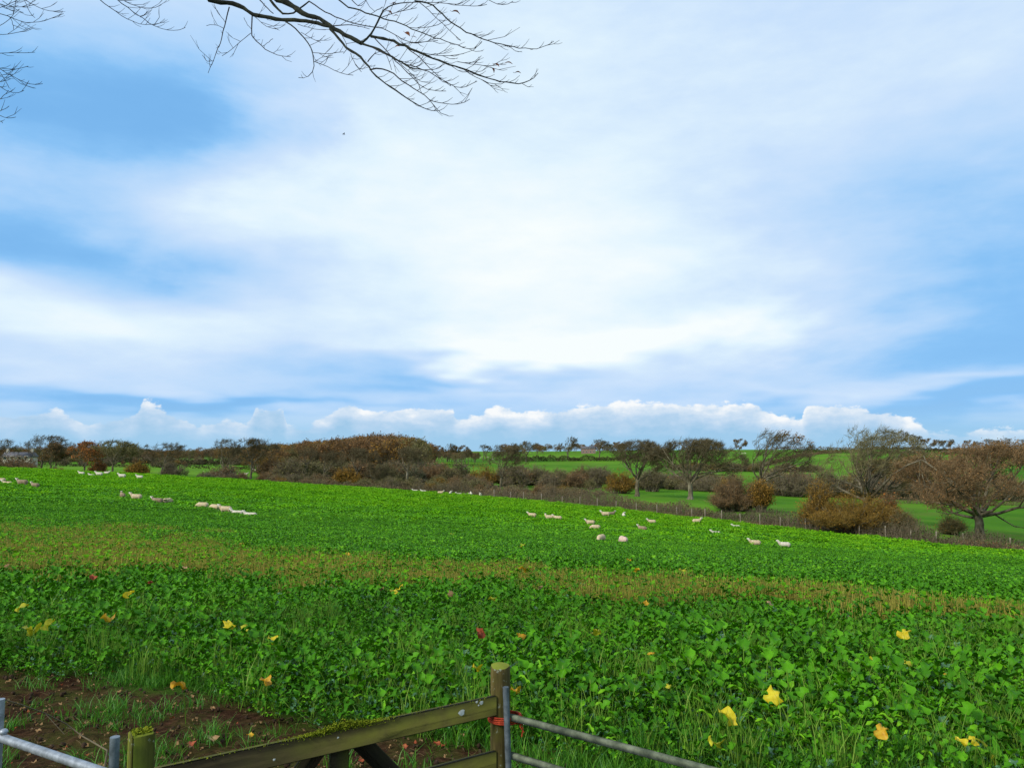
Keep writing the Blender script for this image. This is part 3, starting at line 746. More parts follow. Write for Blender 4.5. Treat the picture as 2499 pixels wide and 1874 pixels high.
# --- bushes: (px, distance, top row, width px, label, options)
BL = [
 (36, 222, 1106, 120, 'low brown bush under the trees by the pale house', dict(leafm='leaf_brown', twigm='twig', leaff=.8, leafs=.35)),
 (240, 216, 1125, 46, 'low rusty bush at the foot of the copper beech', dict(leafm='leaf_rust', twigm='twig_red', leaff=.8, leafs=.3)),
 (336, 208, 1124, 58, 'round ochre-brown bush alone on the brow between two umbrella trees', dict(leafm='leaf_ochre', twigm='twig_gold', leaff=1.0, leafs=.3)),
 (414, 206, 1128, 40, 'small grey bush against the swept tree above the brow', dict(leafm=None)),
 (443, 204, 1133, 36, 'tiny spindly thorn bush alone on the brow', dict(leafm=None, n=14)),
 (545, 200, 1133, 104, 'long dark bush flecked with white blossom on the brow', dict(leafm='leaf_brown', twigm='twig', leaff=.5, leafs=.3)),
 (705, 200, 1120, 110, 'tall brown thicket at the near corner of the wood', dict(leafm='leaf_olive', leaff=.7, leafs=.3, n=70)),
 (672, 205, 1142, 56, 'dark low bush at the left foot of the wood', dict(leafm='leaf_brown', leaff=.8, leafs=.3)),
 (846, 194, 1137, 74, 'orange-brown beech bush beside the tall dark trunk', dict(leafm='leaf_ochre', twigm='twig_gold', leaff=1.3, leafs=.3)),
 (780, 196, 1158, 90, 'low olive scrub before the leaning gnarled tree', dict(leafm='leaf_olive', leaff=.6, leafs=.26)),
 (945, 200, 1128, 80, 'grey-brown thicket left of the pale forked trunk', dict(leafm=None, twigm='twig_olive', n=70)),
 (1010, 205, 1136, 70, 'dark green holly bush right of the pale forked trunk', dict(leafm='leaf_dark', leaff=1.2, leafs=.26)),
 (1062, 210, 1124, 110, 'rounded rusty-topped thicket where the wood ends', dict(leafm='leaf_brown', twigm='twig_red', leaff=.9, leafs=.28, n=80)),
 (1095, 206, 1142, 60, 'round olive green bush in front of the rusty-topped thicket', dict(leafm='leaf_olive', leaff=1.2, leafs=.28)),
 (1175, 205, 1134, 92, 'orange-tinged bush behind the leaning bare tree', dict(leafm='leaf_ochre', twigm='twig_gold', leaff=.7, leafs=.28, n=70)),
 (1150, 195, 1160, 90, 'pale brown scrub left of the leaning bare tree', dict(leafm='leaf_brown', leaff=.5, leafs=.24)),
 (1312, 215, 1134, 80, 'dark green bush in the valley beyond the first fence posts', dict(leafm='leaf_olive', leaff=1.0, leafs=.28)),
 (1365, 212, 1142, 70, 'grey feathery birch scrub in the valley bottom', dict(leafm=None, twigm='twig_olive', n=60)),
 (1412, 208, 1136, 62, 'rust-topped birch clump in the valley bottom', dict(leafm='leaf_brown', twigm='twig_red', leaff=.7, leafs=.26)),
 (1455, 206, 1138, 50, 'upright bare grey clump beside the rust-topped birches', dict(leafm='leaf_olive', leaff=.3, leafs=.26, dome=.5)),
 (1512, 178, 1146, 92, 'bright orange-brown bush against the dark round-topped oak', dict(leafm='leaf_ochre', twigm='twig_gold', leaff=1.0, leafs=.24, n=80)),
 (1590, 190, 1142, 70, 'tall dark thicket between the two spreading oaks', dict(leafm='leaf_olive', leaff=.6, leafs=.24, dome=.4)),
 (1720, 200, 1163, 160, 'long grey thicket behind the pale-trunked oak', dict(leafm='leaf_olive', leaff=.4, leafs=.24, n=90)),
 (1792, 114, 1160, 150, 'large red-brown bramble thicket just behind the fence', dict(leafm='leaf_brown', twigm='twig_red', leaff=.6, leafs=.16, n=130, kids=14)),
 (1852, 112, 1178, 50, 'upright ochre oak bush hiding the foot of the wind-bent tree', dict(leafm='leaf_ochre', twigm='twig_gold', leaff=1.6, leafs=.2, n=60, dome=.3)),
 (1925, 190, 1140, 130, 'grey winter thicket between the wind-bent tree and the many-limbed oak', dict(leafm='leaf_olive', leaff=.4, leafs=.24, n=90)),
 (2000, 195, 1138, 130, 'brownish scrub low behind the many-limbed oak', dict(leafm='leaf_brown', leaff=.5, leafs=.24, n=90)),
 (1992, 99, 1168, 110, 'rust-orange beech bush at the near end of the ochre thicket', dict(leafm='leaf_ochre', twigm='twig_gold', leaff=1.3, leafs=.17, n=80, kids=12)),
 (2085, 95, 1212, 250, 'wide ochre-green bramble thicket below the many-limbed oak', dict(leafm='leaf_ochre', twigm='twig_gold', leaff=.6, leafs=.15, n=200, kids=16, dome=.9)),
 (2155, 97, 1206, 60, 'rust-leaved shrub at the right end of the ochre thicket', dict(leafm='leaf_rust', twigm='twig_red', leaff=.8, leafs=.17, n=60)),
 (2190, 92, 1250, 70, 'small brown shrub running down to the fence from the thicket', dict(leafm='leaf_brown', twigm='twig_olive', leaff=.6, leafs=.15)),
 (2310, 92, 1258, 70, 'thin orange-tinged shrub left of the stout mossy trunk', dict(leafm='leaf_ochre', twigm='twig_olive', leaff=.35, leafs=.14, n=40)),
]
seed = 300
for px, Y, top, wpx, lab, opt in BL:
    seed += 1; Hh = max(ht(px, top, Y), .8)
    opt = dict(opt); opt['n'] = int(opt.get('n', 50) * 1.5)
    t = place('hedgerow_bush', bush_meshes(seed, mid(wpx, Y), Hh, twig_r=.022 if Y > 150 else .014, **opt), lab, 'bush', px, Y)
    if 'blossom' in lab:
        rg = np.random.default_rng(5); n = 60; a = rg.random(n) * 6.28; q = np.stack([np.cos(a) * rg.random(n) ** .5 * 5.4, -np.abs(np.sin(a)) * 2.5 - .4, rg.uniform(.3, 2.2, n)], 1)
        link('blossom', leaf_quads(MB(), q, .22, 3, jit=.1).mesh('blossom', M['fleece_pale']), t)
# --- big brown oaks on the far side of the valley meadow
for i, (px, Y, top, wpx, lab) in enumerate([(2135, 212, 1122, 120, 'brown-leaved oak partly behind the many-limbed oak across the valley meadow'), (2225, 208, 1112, 140, 'middle russet oak of the three across the valley meadow'), (2315, 214, 1122, 130, 'brown oak showing between the russet oak and the stout mossy trunk')]):
    Hh = ht(px, top, Y)
    place('oak_tree', tree_meshes('x', seed=400 + i, Ht=Hh / 1.03, W=mid(wpx, Y) * 1.15, frac=.16, low=.08, lean=.06, limbs=9, kids=(7, 6, 5), twig_r=.024, twigm='twig_red', leafm='leaf_brown' if i != 1 else 'leaf_ochre', leaff=1.6, leafs=.32), lab, 'tree', px, Y, group='oaks across the valley meadow')

# --- small far skyline trees, shared meshes
FAR = [tree_meshes('far', fine=4, seed=500 + i, Ht=10, W=(11, 10, 13, 9)[i], frac=.34, low=.38, lean=(.05, .1, .2, .0)[i], wind=.12, limbs=6, kids=(5, 4, 4), twig_r=.045, r0=.3) for i in range(4)]
DARK = tree_meshes('fardark', seed=510, Ht=10, W=12, frac=.3, low=.3, lean=.12, wind=.12, limbs=6, kids=(5, 4, 4), twig_r=.06, leafm='leaf_brown', leaff=.8, leafs=.5)
FL = [
 (1385, 500, 1067, 0, 'round-topped bare tree standing highest on the far hedge line'),
 (1462, 505, 1072, 1, 'bare tree on the far hedge line right of the highest one'),
 (1283, 470, 1077, 2, 'wide bare tree at the left end of the far dark hedge'),
 (1250, 480, 1082, 3, 'thin bare tree beside the wide one at the end of the far dark hedge'),
 (1180, 520, 1085, 1, 'lone small tree on the skyline above the orange-tinged bush'),
 (1506, 640, 1078, 4, 'small dark flat-topped tree on the skyline by the far farm building'),
 (1803, 700, 1071, 4, 'tiny flag-shaped pine alone on the skyline left of the wind-bent tree'),
 (1800, 690, 1087, 4, 'small dark evergreen clump beneath the flag-shaped pine'),
 (2192, 640, 1052, 0, 'tallest tree of the skyline clump behind the many-limbed oak'),
 (2226, 650, 1060, 1, 'second tallest tree of the skyline clump behind the many-limbed oak'),
 (2160, 660, 1066, 2, 'left outer tree of the skyline clump behind the many-limbed oak'),
 (2262, 690, 1070, 4, 'brownish tree on the skyline just right of the tall clump'),
 (2290, 700, 1073, 2, 'thin wide tree at the right end of the skyline clump'),
 (2303, 705, 1075, 4, 'dark pine at the right end of the skyline clump'),
 (2319, 860, 1072, 3, 'pale lone tree between the two skyline tree groups'),
 (2364, 900, 1074, 4, 'dark leftmost tree of the far row by the right picture edge'),
 (2384, 905, 1077, 1, 'second tree of the far skyline row by the right picture edge'),
 (2412, 905, 1071, 2, 'third and widest tree of the far skyline row by the right picture edge'),
 (2432, 910, 1074, 3, 'fourth tree of the far skyline row by the right picture edge'),
 (2451, 905, 1069, 0, 'fifth tree of the far skyline row, the tallest by the right picture edge'),
 (2496, 900, 1072, 1, 'last tree of the far skyline row, cut by the right picture edge'),
 (1062, 440, 1088, 4, 'dark tree on the skyline just right of the wooded knoll'),
 (1092, 445, 1083, 0, 'tall bare tree on the skyline right of the wooded knoll'),
 (1122, 450, 1087, 4, 'brown rounded tree at the end of the skyline row by the wooded knoll'),
 (1135, 360, 1096, 3, 'dark-trunked bare tree beside the small field right of the wooded knoll'),
]
for px, Y, top, k, lab in FL:
    Hh = ht(px, top, Y); parts = DARK if k == 4 else FAR[k]
    s = max(Hh, 4) / 9.9
    place('skyline_tree', parts, lab, 'tree', px, Y, scale=(s, s, s), rz=0, group='trees along the far skyline')

# --- woodland: masses of trees that cannot be told apart


def scatter(name, pts, rot, scl, idx, protos, label=None, kind='stuff', cat=None):
    """one object; geometry nodes put proto number idx on every point"""
    coll = bpy.data.collections.new(name + '_kinds')
    for i, me in enumerate(protos):
        o = bpy.data.objects.new('%s_kind_%02d' % (name, i), me); coll.objects.link(o)
    me = bpy.data.meshes.new(name); N = len(pts)
    me.vertices.add(N); me.vertices.foreach_set('co', np.asarray(pts, np.float32).ravel())
    a = me.attributes.new('rot', 'FLOAT_VECTOR', 'POINT'); a.data.foreach_set('vector', np.asarray(rot, np.float32).ravel())
    scl = np.asarray(scl, np.float32)
    if scl.ndim == 1: scl = scl[:, None].repeat(3, 1)
    a = me.attributes.new('scl', 'FLOAT_VECTOR', 'POINT'); a.data.foreach_set('vector', scl.ravel())
    a = me.attributes.new('idx', 'INT', 'POINT'); a.data.foreach_set('value', np.asarray(idx, np.int32))
    o = link(name, me); tag(o, label, cat, kind=kind)
    g = bpy.data.node_groups.new(name, 'GeometryNodeTree')
    g.interface.new_socket('Geometry', in_out='INPUT', socket_type='NodeSocketGeometry'); g.interface.new_socket('Geometry', in_out='OUTPUT', socket_type='NodeSocketGeometry')
    n = g.nodes; gi = n.new('NodeGroupInput'); go = n.new('NodeGroupOutput')
    ci = n.new('GeometryNodeCollectionInfo'); ci.inputs['Collection'].default_value = coll; ci.inputs['Separate Children'].default_value = True; ci.inputs['Reset Children'].default_value = True
    ip = n.new('GeometryNodeInstanceOnPoints'); ip.inputs['Pick Instance'].default_value = True
    def na(nm, ty):
        q = n.new('GeometryNodeInputNamedAttribute'); q.data_type = ty; q.inputs[0].default_value = nm; return q.outputs[0]
    g.links.new(gi.outputs[0], ip.inputs['Points']); g.links.new(ci.outputs[0], ip.inputs['Instance'])
    g.links.new(na('idx', 'INT'), ip.inputs['Instance Index'])
    e = n.new('FunctionNodeEulerToRotation'); g.links.new(na('rot', 'FLOAT_VECTOR'), e.inputs[0]); g.links.new(e.outputs[0], ip.inputs['Rotation'])
    g.links.new(na('scl', 'FLOAT_VECTOR'), ip.inputs['Scale']); g.links.new(ip.outputs[0], go.inputs[0])
    md = o.modifiers.new('scatter', 'NODES'); md.node_group = g
    return o


def wood_proto(seed, leafm, leaff, twigm):
    tr, br, tw, tips = gen_tree(seed=seed, Ht=10, W=9.5, frac=.25, low=.15, lean=.08, wind=.1, limbs=7, kids=(5, 5, 4), twig_r=.03, r0=.22)
    mb = add_chains(MB(), tr, 6, 0, seed); add_chains(mb, br, 4, 0, seed); add_chains(mb, tw, 3, 1, seed)
    rg = np.random.default_rng(seed); p = np.repeat(np.array(tips), 2, 0); p = p[rg.random(len(p)) < leaff / 2]
    leaf_quads(mb, p, .36, seed, 2, jit=.3)
    return mb.mesh('wood_tree', [M['bark'], M[twigm], M[leafm]])


WOOD = [wood_proto(600, 'leaf_brown', 1.2, 'twig_red'), wood_proto(601, 'leaf_brown', .7, 'twig'), wood_proto(602, 'leaf_ochre', 1.0, 'twig_red'), wood_proto(603, 'leaf_olive', .8, 'twig_olive'), wood_proto(604, 'leaf_olive', .3, 'twig'), wood_proto(605, 'leaf_dark', 1.2, 'twig')]


def wood(name, pxr, Yr, n, tops, kinds, label, seed, hmin=5, hmax=16, fill=(.72, 1.0)):
    rg = np.random.default_rng(seed); pts, scl, idx, rot = [], [], [], []
    for i in range(n):
        px = rg.uniform(*pxr); Y = Yr[0] + (Yr[1] - Yr[0]) * rg.random()
        x, y, z = ground_pt(px, Y); top = np.interp(px, [a for a, _ in tops], [b for _, b in tops])
        Hh = (at(px, top, Y)[2] - z) * rg.uniform(*fill)
        if Hh < hmin * .6: continue
        Hh = min(max(Hh, hmin), hmax)
        pts.append((x, y, z - .1)); s = Hh / 9.3; scl.append((s * rg.uniform(.9, 1.25), s * rg.uniform(.9, 1.25), s)); idx.append(rg.choice(len(WOOD), p=kinds)); rot.append((0, 0, rg.uniform(-.7, .7)))
    scatter(name, pts, rot, np.array(scl), idx, WOOD, label)


wood('woodland', (610, 1035), (232, 400), 190, [(600, 1092), (660, 1088), (720, 1084), (800, 1076), (860, 1071), (905, 1066), (950, 1063), (985, 1068), (1015, 1078), (1040, 1090)], [.40, .12, .28, .12, .06, .02], 'rounded brown and russet autumn wood on the knoll in mid-distance', 61, hmax=17, fill=(.78, 1.0))
wood('skyline_woodland', (-60, 640), (420, 520), 230, [(-60, 1096), (60, 1092), (150, 1090), (300, 1092), (360, 1098), (460, 1097), (520, 1092), (640, 1091)], [.28, .26, .1, .16, .12, .08], 'dark brown line of woodland along the left skyline', 62, hmax=14, fill=(.7, 1.0))
wood('hilltop_copse', (1225, 1520), (600, 700), 60, [(1225, 1085), (1300, 1084), (1380, 1086), (1420, 1080), (1500, 1080)], [.3, .3, .1, .1, .1, .1], 'low brown copse along the hilltop behind the two far bare trees', 63, hmin=3.5, hmax=9, fill=(.5, 1.0))
wood('knoll_edge_woodland', (1020, 1165), (400, 470), 34, [(1020, 1092), (1060, 1096), (1165, 1102)], [.2, .3, .05, .2, .15, .1], 'dark trees massed at the right edge of the wooded knoll', 64, hmax=11, fill=(.6, 1.0))

# --- low scrub filling the valley and the skirts of the wood
SCRUB = []
for i, (lm, tm, lf) in enumerate((('leaf_olive', 'twig_olive', .5), ('leaf_brown', 'twig_red', .6), ('leaf_brown', 'twig', .3), ('leaf_olive', 'twig', .8), ('leaf_ochre', 'twig_gold', .6), ('leaf_dark', 'twig', .8))):
    pr = bush_meshes(680 + i, 4.6, 4.0, n=42, kids=12, twig_r=.026, leafm=lm, leaff=lf, leafs=.27, twigm=tm, D=4.6, dome=.8)
    ob = MB()
    for slot, (nm, me) in enumerate(pr):
        co = np.zeros(len(me.vertices) * 3, np.float32); me.vertices.foreach_get('co', co); vi = np.zeros(len(me.loops), np.int32); me.loops.foreach_get('vertex_index', vi); lt = np.zeros(len(me.polygons), np.int32); me.polygons.foreach_get('loop_total', lt)
        tn = np.zeros(len(me.vertices), np.float32); me.attributes['tint'].data.foreach_get('value', tn); st = np.r_[0, np.cumsum(lt)[:-1]]
        q4 = st[lt == 4]; q3 = st[lt == 3]
        ob.add(co.reshape(-1, 3), vi[q4[:, None] + np.arange(4)] if len(q4) else None, vi[q3[:, None] + np.arange(3)] if len(q3) else None, mat=slot, tint=tn)
    SCRUB.append(ob.mesh('scrub', [M['bark'], M[tm], M[lm]]))


def scrub(name, boxes, kinds, label, seed):
    rg = np.random.default_rng(seed); pts, scl, idx, rot = [], [], [], []
    for p0, p1, Y0, Y1, n, h0, h1_ in boxes:
        for i in range(n):
            px = rg.uniform(p0, p1); Y = rg.uniform(Y0, Y1); x, y, z = ground_pt(px, Y); s = rg.uniform(h0, h1_) / 4
            pts.append((x, y, z - .05)); scl.append((s * rg.uniform(1, 1.5), s * rg.uniform(1, 1.5), s)); idx.append(rg.choice(len(SCRUB), p=kinds)); rot.append((0, 0, rg.uniform(0, 6.28)))
    scatter(name, pts, rot, np.array(scl), idx, SCRUB, label)


scrub('wood_edge_scrub', [(650, 1130, 208, 236, 90, 2.5, 6.0), (650, 1010, 165, 200, 40, 1.2, 2.6), (480, 600, 175, 200, 14, 1.2, 2.4), (1000, 1230, 160, 200, 36, 1.2, 3.2)], [.26, .26, .2, .14, .08, .06], 'brown undergrowth along the foot of the wood', 71)
scrub('valley_scrub', [(1230, 1480, 196, 235, 46, 2.0, 5.5), (1240, 1500, 150, 180, 30, .9, 2.2), (1560, 1790, 196, 220, 30, 3.0, 5.0), (1880, 2330, 192, 216, 62, 3.0, 6.5), (1620, 2000, 330, 350, 40, 2, 4), (2330, 2620, 196, 222, 26, 3, 6)], [.40, .12, .22, .14, .09, .03], 'grey-brown winter scrub filling the valley', 72)
scrub('brow_scrub', [(-60, 150, 196, 215, 14, 1.4, 2.8), (150, 470, 340, 400, 26, 1.5, 3.5), (-60, 640, 400, 425, 60, 2.5, 5)], [.2, .3, .3, .1, .06, .04], 'low brown scrub behind the brow on the left', 73)

# --- hedges


def hedge(label, pl, wid, hgt, leafm, dens, leafs, name='field_hedge', twigm='twig', seed=0, twigs=0, kind=None, tips=None):
    rg = np.random.default_rng(seed)
    P = np.array([ground_pt(px, Y)[:2] for px, Y in pl]); seg = np.hypot(*np.diff(P, axis=0).T); cum = np.r_[0, np.cumsum(seg)]; L = cum[-1]
    def samp(n):
        s = rg.random(n) * L; x = np.interp(s, cum, P[:, 0]); y = np.interp(s, cum, P[:, 1])
        i = np.clip(np.searchsorted(cum, s) - 1, 0, len(seg) - 1); t = np.diff(P, axis=0)[i] / seg[i][:, None]
        w = rg.normal(0, .32, n).clip(-.6, .6) * wid; x = x - t[:, 1] * w; y = y + t[:, 0] * w
        hh = hgt * (1 + 1.9 * fbm(s * .5, s * 0 + seed, .5, 4)) * (1 - .5 * (np.abs(w) / wid * 1.6) ** 2)
        return x, y, hh
    t = thing(name, label, 'hedge', (P[len(P) // 2, 0], P[len(P) // 2, 1], h1(*P[len(P) // 2])))
    o = np.array(t.location)
    n = int(L * dens); x, y, hh = samp(n); z = H(x, y) + hh * rg.random(n) ** .7
    link('foliage', leaf_quads(MB(), np.stack([x, y, z], 1) - o, leafs, seed, jit=.05).mesh('foliage', M[leafm]), t)['kind'] = 'stuff'
    n = int(L * twigs) if twigs else int(L * .8)
    x, y, hh = samp(n); z = H(x, y); d = rg.normal(0, .35, (n, 2))
    b = np.stack([x, y, z - .05], 1); e = b + np.stack([d[:, 0] + .15, d[:, 1], hh * rg.uniform(.7, 1.15, n)], 1); m_ = (b + e) / 2 + rg.normal(0, .08, (n, 3))
    link('branches', MB().tubes(np.stack([b, m_, e], 1) - o, np.array([1.5, 1., .5])[None].repeat(n, 0) * (.014 if twigs else .04), 3, tint=rg.random(n)).mesh('branches', M[twigm]), t)['kind'] = 'stuff'
    return t


hedge('dark hedge line across the far green fields under two bare trees', [(1225, 476), (1330, 482), (1420, 486), (1540, 492)], 2.6, 3.2, 'hedge_dark', 90, .55, seed=1)
hedge('long dark hedge across the pasture behind the brow', [(-60, 330), (150, 330), (350, 328), (640, 322)], 2.4, 2.2, 'hedge_dark', 34, .5, seed=2)
hedge('dark hedge at the foot of the skyline woodland', [(-60, 412), (200, 412), (420, 410), (650, 404)], 3.0, 2.6, 'hedge_dark', 60, .7, seed=3)
hedge('upper far hedge running level behind the many-limbed oak', [(1935, 632), (2080, 628), (2250, 624), (2430, 622), (2560, 622)], 2.8, 3.4, 'hedge_dark', 80, .6, seed=4)
hedge('topmost hedge on the skyline by the far tree rows', [(2130, 830), (2300, 850), (2420, 872), (2560, 880)], 2.5, 3.2, 'hedge_dark', 60, .8, seed=5)
hedge('brown hedge slanting uphill right of the wind-bent tree', [(1690, 352), (1790, 372), (1880, 420), (1960, 520), (2050, 620)], 2.6, 2.4, 'hedge_brown', 34, .5, seed=6, twigm='twig_red')
hedge('low brown hedge behind the wind-bent tree and the pale-trunked oak', [(1590, 322), (1760, 330), (1850, 338), (1960, 345)], 3.0, 2.4, 'hedge_brown', 40, .45, seed=7)
hedge('brown hedge at the top of the valley meadow below the russet oaks', [(2120, 178), (2220, 180), (2330, 182), (2520, 184)], 1.6, 1.6, 'hedge_brown', 50, .25, seed=8, twigs=14)
hedge('distant hedge and scrub on the skyline right of the wind-bent tree', [(1880, 900), (1990, 905), (2130, 900)], 4, 3.6, 'hedge_brown', 22, .9, seed=9)
hedge('thin far hedge on the small field right of the wooded knoll', [(1060, 372), (1120, 376), (1190, 380)], 1.6, 1.8, 'hedge_dark', 30, .4, seed=11)
hedge('brown tangled hedge behind the fence, middle stretch with dark bramble', [(1010, 145), (1150, 143.5), (1249, 138), (1400, 131), (1500, 125), (1620, 118), (1740, 111)], 3.2, 2.1, 'hedge_brown', 130, .2, seed=12, twigs=60)
hedge('low rough hedge under the wood at the far end of the crop', [(665, 146), (760, 145), (900, 144.5), (1010, 144)], 2.2, 1.6, 'hedge_brown', 90, .22, seed=13, twigs=24)
hedge('dark bramble hedge behind the fence, nearest stretch below the stout oak', [(1740, 111), (1850, 106), (1980, 99), (2110, 93), (2240, 87), (2380, 81), (2560, 75.5), (2760, 70)], 2.8, 1.5, 'hedge_dark', 150, .16, seed=14, twigs=60)
hedge('pale dead bracken along the middle of the fence', [(1150, 152), (1249, 147), (1330, 143), (1440, 138)], 1.6, 1.7, 'bracken', 50, .22, seed=15, twigs=30, name='bracken_bank')
hedge('russet dead bracken at the fence by the right picture edge', [(2330, 81), (2420, 78.5), (2520, 76)], 1.0, .75, 'bracken', 120, .14, seed=16, twigs=50, name='bracken_bank')

# --- post and wire fence along the far side of the crop
fence = thing('field_fence', 'weathered post and wire fence along the far edge of the crop', 'fence', ground_pt(1800, 106))
fo = np.array(fence.location)
PX = [1206, 1246, 1277, 1321, 1371, 1414, 1456, 1502, 1551, 1601, 1649, 1685, 1717, 1757, 1803, 1850, 1899, 1960, 2025, 2090, 2153, 2214, 2275, 2340, 2454, 2570]
fy = np.interp(PX, [1000, 1249, 1500, 1750, 2100, 2499, 2800], [141.5, 134.5, 122.0, 109.0, 92, 77, 68])
rg = np.random.default_rng(77); heads = []
for px, Y in zip(PX, fy):
    x, y, z = ground_pt(px, Y); h = rg.uniform(1.15, 1.4); dx, dy = rg.normal(0, .04, 2)
    b = MB().tubes(np.array([[(0, 0, -.3), (dx * .5, dy * .5, h * .5), (dx, dy, h), (dx, dy, h + .015)]]), np.array([[.07, .068, .064, .03]]), 7, cap=True)
    b.obj('post', M['post_wood'], fence, loc=np.array([x, y, z]) - fo); heads.append((x, y, z))
for k, wz in enumerate((.35, .7, 1.05)):
    pts = np.array(heads) + [0, -.07, wz] - fo
    MB().tubes(pts[None], np.full((1, len(pts)), .006), 3).obj('wire', M['wire'], fence)

# --- houses far off
M['render_wall'] = pmat('pale_render', [(.2, (.40, .35, .28)), (.8, (.52, .47, .39))], .8, .9, .1)
M['pink_wall'] = pmat('pinkish_brick', [(.2, (.20, .13, .11)), (.8, (.28, .19, .16))], .8, .9, .1)
M['slate'] = pmat('slate', [(.2, (.06, .06, .07)), (.8, (.13, .125, .13))], 1.2, .7, .3)
M['glass'] = pmat('window_glass', [(.2, (.02, .025, .03)), (.8, (.04, .05, .06))], 1, .15, .6)


def house(label, px, Y, L, D, eave, ridge, wall, rz, nwin):
    x, y, z = ground_pt(px, Y); t = thing('farmhouse', label, 'house', (x, y, z), rz=rz)
    I = Matrix.Translation
    MB().box(I((0, 0, eave / 2 - .2)), L, D, eave + .4).obj('wall', M[wall], t)
    g = MB(); o = .35
    V = [(-L / 2 - o, -D / 2 - o, eave - .25), (L / 2 + o, -D / 2 - o, eave - .25), (L / 2 + o, D / 2 + o, eave - .25), (-L / 2 - o, D / 2 + o, eave - .25), (-L / 2 - o, 0, ridge), (L / 2 + o, 0, ridge)]
    g.add(V, [(0, 1, 5, 4), (2, 3, 4, 5), (3, 2, 1, 0)], [(1, 2, 5), (3, 0, 4)]); roof = g.obj('roof', M['slate'], t)
    for sx in (-1, 1): MB().box(I((sx * (L / 2 - .6), 0, ridge + .35)), .7, .9, 1.5).obj('chimney', M[wall], roof)
    for r in range(2):
        for i in range(nwin):
            wx = -L / 2 + (i + .5) * L / nwin
            w = MB().box(I((wx, -D / 2 - .02, 1.5 + r * 2.5)), 1.1, .12, 1.3).obj('window', M['fleece_pale'], t)
            MB().box(I((wx, -D / 2 - .085, 1.5 + r * 2.5)), .9, .03, 1.1).obj('pane', M['glass'], w)
    return t


house('pale cream farmhouse half hidden behind the trees by the left picture edge', 50, 268, 9, 6, 4.4, 5.9, 'render_wall', .15, 4)
house('small pinkish farm building on the skyline between two far bare trees', 1436, 600, 11, 7, 4.0, 5.6, 'pink_wall', -.1, 4)
house('tiny white cottage among the skyline trees behind the many-limbed oak', 2234, 640, 8, 6, 4.2, 6.0, 'render_wall', .3, 2)
# ------------------------------------------------------------------ sheep


def ell(c, r, rx=0.0, n=12, m=8):
    """ellipsoid, pitched by rx about the y axis"""
    u = np.linspace(0, 2 * math.pi, n, endpoint=False); v = np.linspace(0, math.pi, m)
    V = np.stack([np.sin(v)[:, None] * np.cos(u), np.sin(v)[:, None] * np.sin(u), np.cos(v)[:, None] * np.ones(n)], -1).reshape(-1, 3) * r
    c_, s_ = math.cos(rx), math.sin(rx); V = V @ np.array([[c_, 0, s_], [0, 1, 0], [-s_, 0, c_]]).T + c
    idx = np.arange(n * m).reshape(m, n); a = idx[:-1]; b = np.roll(a, -1, 1); d = idx[1:]; cc = np.roll(d, -1, 1)
    return V, np.stack([a, d, cc, b], -1).reshape(-1, 4)


